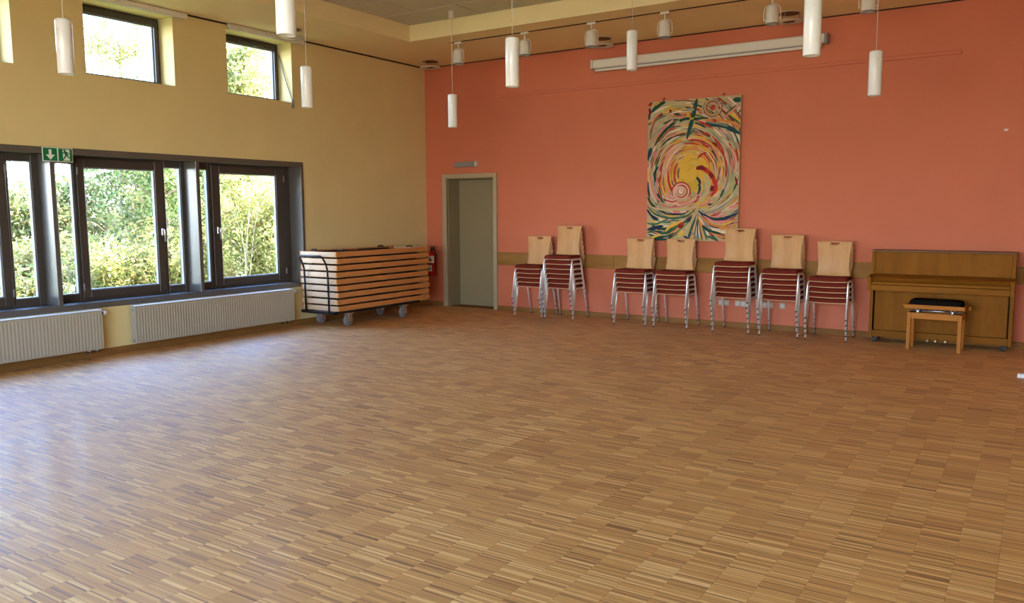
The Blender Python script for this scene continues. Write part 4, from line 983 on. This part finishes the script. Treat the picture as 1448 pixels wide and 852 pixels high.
def bush(name, label, cat, x, y, h, sp, mat_, n_br, per, size, seed, clr=.28, extra=1.0, group='garden shrubs beyond the windows'):
    t = thing(name, label, cat, (x, y, GZ)); t['group'] = group
    m = MB(); tips = branches(m, (0, 0, 0), n_br, h, sp, .018, seed); 
    q = random.Random(seed+99)
    m.build('branches', 'twig', t)['kind'] = 'stuff'
    pick = [p for p in tips if q.random() < .75*extra]
    pick += [(q.uniform(-sp, sp)*.8, q.uniform(-sp, sp)*.8, q.uniform(.1, h*.55)) for _ in range(int(20*extra))]
    o = leaves('foliage', pick, [clr*q.uniform(.6, 1.2) for _ in pick], per, size, mat_, t)
    m = MB()
    for _ in range(16):
        bx, by = q.uniform(-.6, .6)*sp, q.uniform(-1, 1)*sp; dx_, dy_ = q.uniform(.2, .9)*sp*.8, q.uniform(-1.3, 1.3); hh = h*q.uniform(.45, 1.0); pts = []
        for i in range(9):
            u = i/8; pts.append((bx+dx_*u+.03*math.sin(7*u), by+dy_*u*u, hh*(1.9*u-.95*u*u)*q.uniform(.98, 1.02)+.05))
        m.tube(pts, [.009*(1-.75*u/8) for u in range(9)], 5, 0, False)
    m.build('arching_twigs', 'twig', t)['kind'] = 'stuff'
    return t
# helper: leaves are clipped against GZ in world coordinates, bushes are local -> shift clip
_GZ = GZ; GZ = -5.0
def B(*a_, **k_):
    a_ = list(a_)
    t = bush(*a_, **k_); t.location.z = _GZ; return t
specs = [
 ('leafy_bush', 'dense yellow-green bush filling the right low window', 'bush', -4.6, .55, 3.1, 1.1, 'leafy', 46, 95, .040, 1),
 ('leafy_bush', 'yellow-green bush at the right side of the right low window', 'bush', -4.9, 2.1, 3.3, 1.2, 'leafy', 46, 90, .042, 2),
 ('leafy_bush', 'mixed green bush low behind the middle of the wide window', 'bush', -5.0, -1.25, 1.9, 1.0, 'leafm', 40, 90, .040, 3),
 ('leafy_bush', 'mixed green bush at the left of the wide middle window', 'bush', -4.9, -2.35, 1.75, .9, 'leafm', 40, 75, .040, 4),
 ('leafy_bush', 'thin light bush behind the narrow left window', 'bush', -5.2, -3.7, 1.45, .9, 'leafm', 34, 45, .036, 5),
 ('leafy_bush', 'low thin bush behind the leftmost window', 'bush', -5.0, -5.2, 1.3, .9, 'leafm', 30, 45, .036, 6),
 ('leafy_bush', 'green bush behind the ivy-covered tree', 'bush', -6.6, -.35, 2.9, 1.2, 'leafm', 40, 80, .045, 7),
 ('leafy_bush', 'tall olive bush between the ivy tree and the dense bush', 'bush', -6.9, .9, 3.6, 1.3, 'leafy', 44, 80, .045, 8),
 ('leafy_bush', 'far low hedge bush behind the leftmost window', 'bush', -9.3, -3.4, 1.3, 1.1, 'leafm', 30, 60, .055, 9),
 ('leafy_bush', 'far hedge bush behind the narrow left window', 'bush', -9.2, -1.5, 1.6, 1.1, 'leafm', 30, 60, .055, 10),
 ('leafy_bush', 'far hedge bush behind the wide middle window', 'bush', -9.3, .3, 2.3, 1.2, 'leafm', 32, 85, .055, 11),
 ('leafy_bush', 'far tall hedge bush behind the middle mullion', 'bush', -9.0, 1.9, 3.6, 1.4, 'leafy', 36, 90, .055, 12),
]
for s_ in specs: B(*s_)
def tree(label, x, y, h, cr_w, cr_h, trunk_r, mat_, ncl, per, size, seed, z0=.35, ivy=0, lean=(0, 0), nb=14, cl=.45):
    t = thing('tree', label, 'tree', (x, y, _GZ)); t['group'] = 'trees beyond the windows'
    q = random.Random(seed); m = MB(); pts = [(lean[0]*u+.10*math.sin(3*u+seed), lean[1]*u+.08*math.sin(4*u+seed*2), h*.9*u) for u in [i/8 for i in range(9)]]
    m.tube(pts, [trunk_r*(1-.8*i/8) for i in range(9)], 8); m.build('trunk', 'bark', t)
    m = MB(); cs = []
    for k in range(nb):
        u = q.uniform(z0, .95); p0 = pts[int(u*8)]; an = q.uniform(0, 2*PI); ln = cr_w*q.uniform(.5, 1)*(1.15-u*.5); pp = []
        for i in range(6):
            v_ = i/5; pp.append((p0[0]+math.cos(an)*ln*v_, p0[1]+math.sin(an)*ln*v_, p0[2]+ln*.45*v_+q.uniform(-.05, .05)))
        m.tube(pp, [trunk_r*.3*(1-.8*i/5) for i in range(6)], 5, 0, False); cs += pp[2:]
        for i in (3, 4, 5):
            for _ in range(2): e_ = Vector(pp[i])+Vector((q.uniform(-.5, .5), q.uniform(-.5, .5), q.uniform(-.1, .5))); m.tube([pp[i], tuple(e_)], [.012, .004], 4, 0, False); cs.append(tuple(e_))
    m.build('branches', 'twig', t)['kind'] = 'stuff'
    cs += [(lean[0]*.8+q.gauss(0, cr_w*.45), lean[1]*.8+q.gauss(0, cr_w*.45), h*.62+q.uniform(-.5, .5)*cr_h) for _ in range(ncl)]
    if per: leaves('foliage', cs, [cl*q.uniform(.6, 1.2) for _ in cs], per, size, mat_, t)
    if ivy:
        ip = []
        for k in range(ivy):
            u = q.uniform(.05, .85); p0 = pts[int(u*8)]; an = q.uniform(0, 2*PI); rr = q.uniform(.05, .38)*(1.2-u*.6); ip.append((p0[0]+rr*math.cos(an), p0[1]+rr*math.sin(an), h*.9*u))
        leaves('ivy', ip, [.20]*len(ip), 46, .042, 'leafi', t)
    return t
tree('ivy-covered tree seen in the wide middle window', -4.7, -1.25, 4.9, 1.2, 1.2, .13, 'leafi', 6, 34, .042, 21, ivy=130, lean=(-.2, -.35), nb=12, cl=.28, z0=.42)
tree('tall yellow-green tree filling the right high window', -7.0, 1.55, 6.5, 1.15, 2.6, .16, 'leafy', 75, 110, .052, 22, lean=(0, .1), nb=30, z0=.3, cl=.5)
tree('slender ivy-draped tree in the middle high window', -7.2, -.75, 6.2, 1.0, 1.0, .05, 'leafm', 8, 26, .042, 23, ivy=60, lean=(.1, .15), nb=22, cl=.24, z0=.5)
tree('bare thin tree behind the leftmost low window', -7.5, -5.6, 5.0, 1.3, 1.0, .06, 'leafm', 0, 5, .03, 24, lean=(.1, .5), nb=18, cl=.25, z0=.15)
tree('bare leaning tree between the left low windows', -8.5, -4.3, 4.8, 1.4, 1.0, .06, 'leafm', 0, 6, .03, 25, lean=(.1, -.4), nb=18, cl=.25, z0=.15)
tree('broad green tree far behind the right window', -10.5, 2.6, 4.6, 1.9, 2.6, .2, 'leafm', 60, 70, .065, 26, nb=20, cl=.7, z0=.2)
tree('broad olive tree far behind the middle window', -11.5, -.2, 2.7, 1.6, 1.4, .18, 'leafm', 40, 60, .065, 27, nb=16, cl=.6, z0=.2)
tree('low broad tree far behind the left windows', -12.5, -4.2, 3.0, 2.2, 1.4, .15, 'leafm', 30, 50, .065, 28, nb=16, cl=.6, z0=.1)
tree('low tree far to the left of the garden', -12.0, -8.2, 3.0, 2.2, 1.4, .15, 'leafm', 30, 50, .065, 29, nb=16, cl=.6, z0=.1)
GZ = _GZ
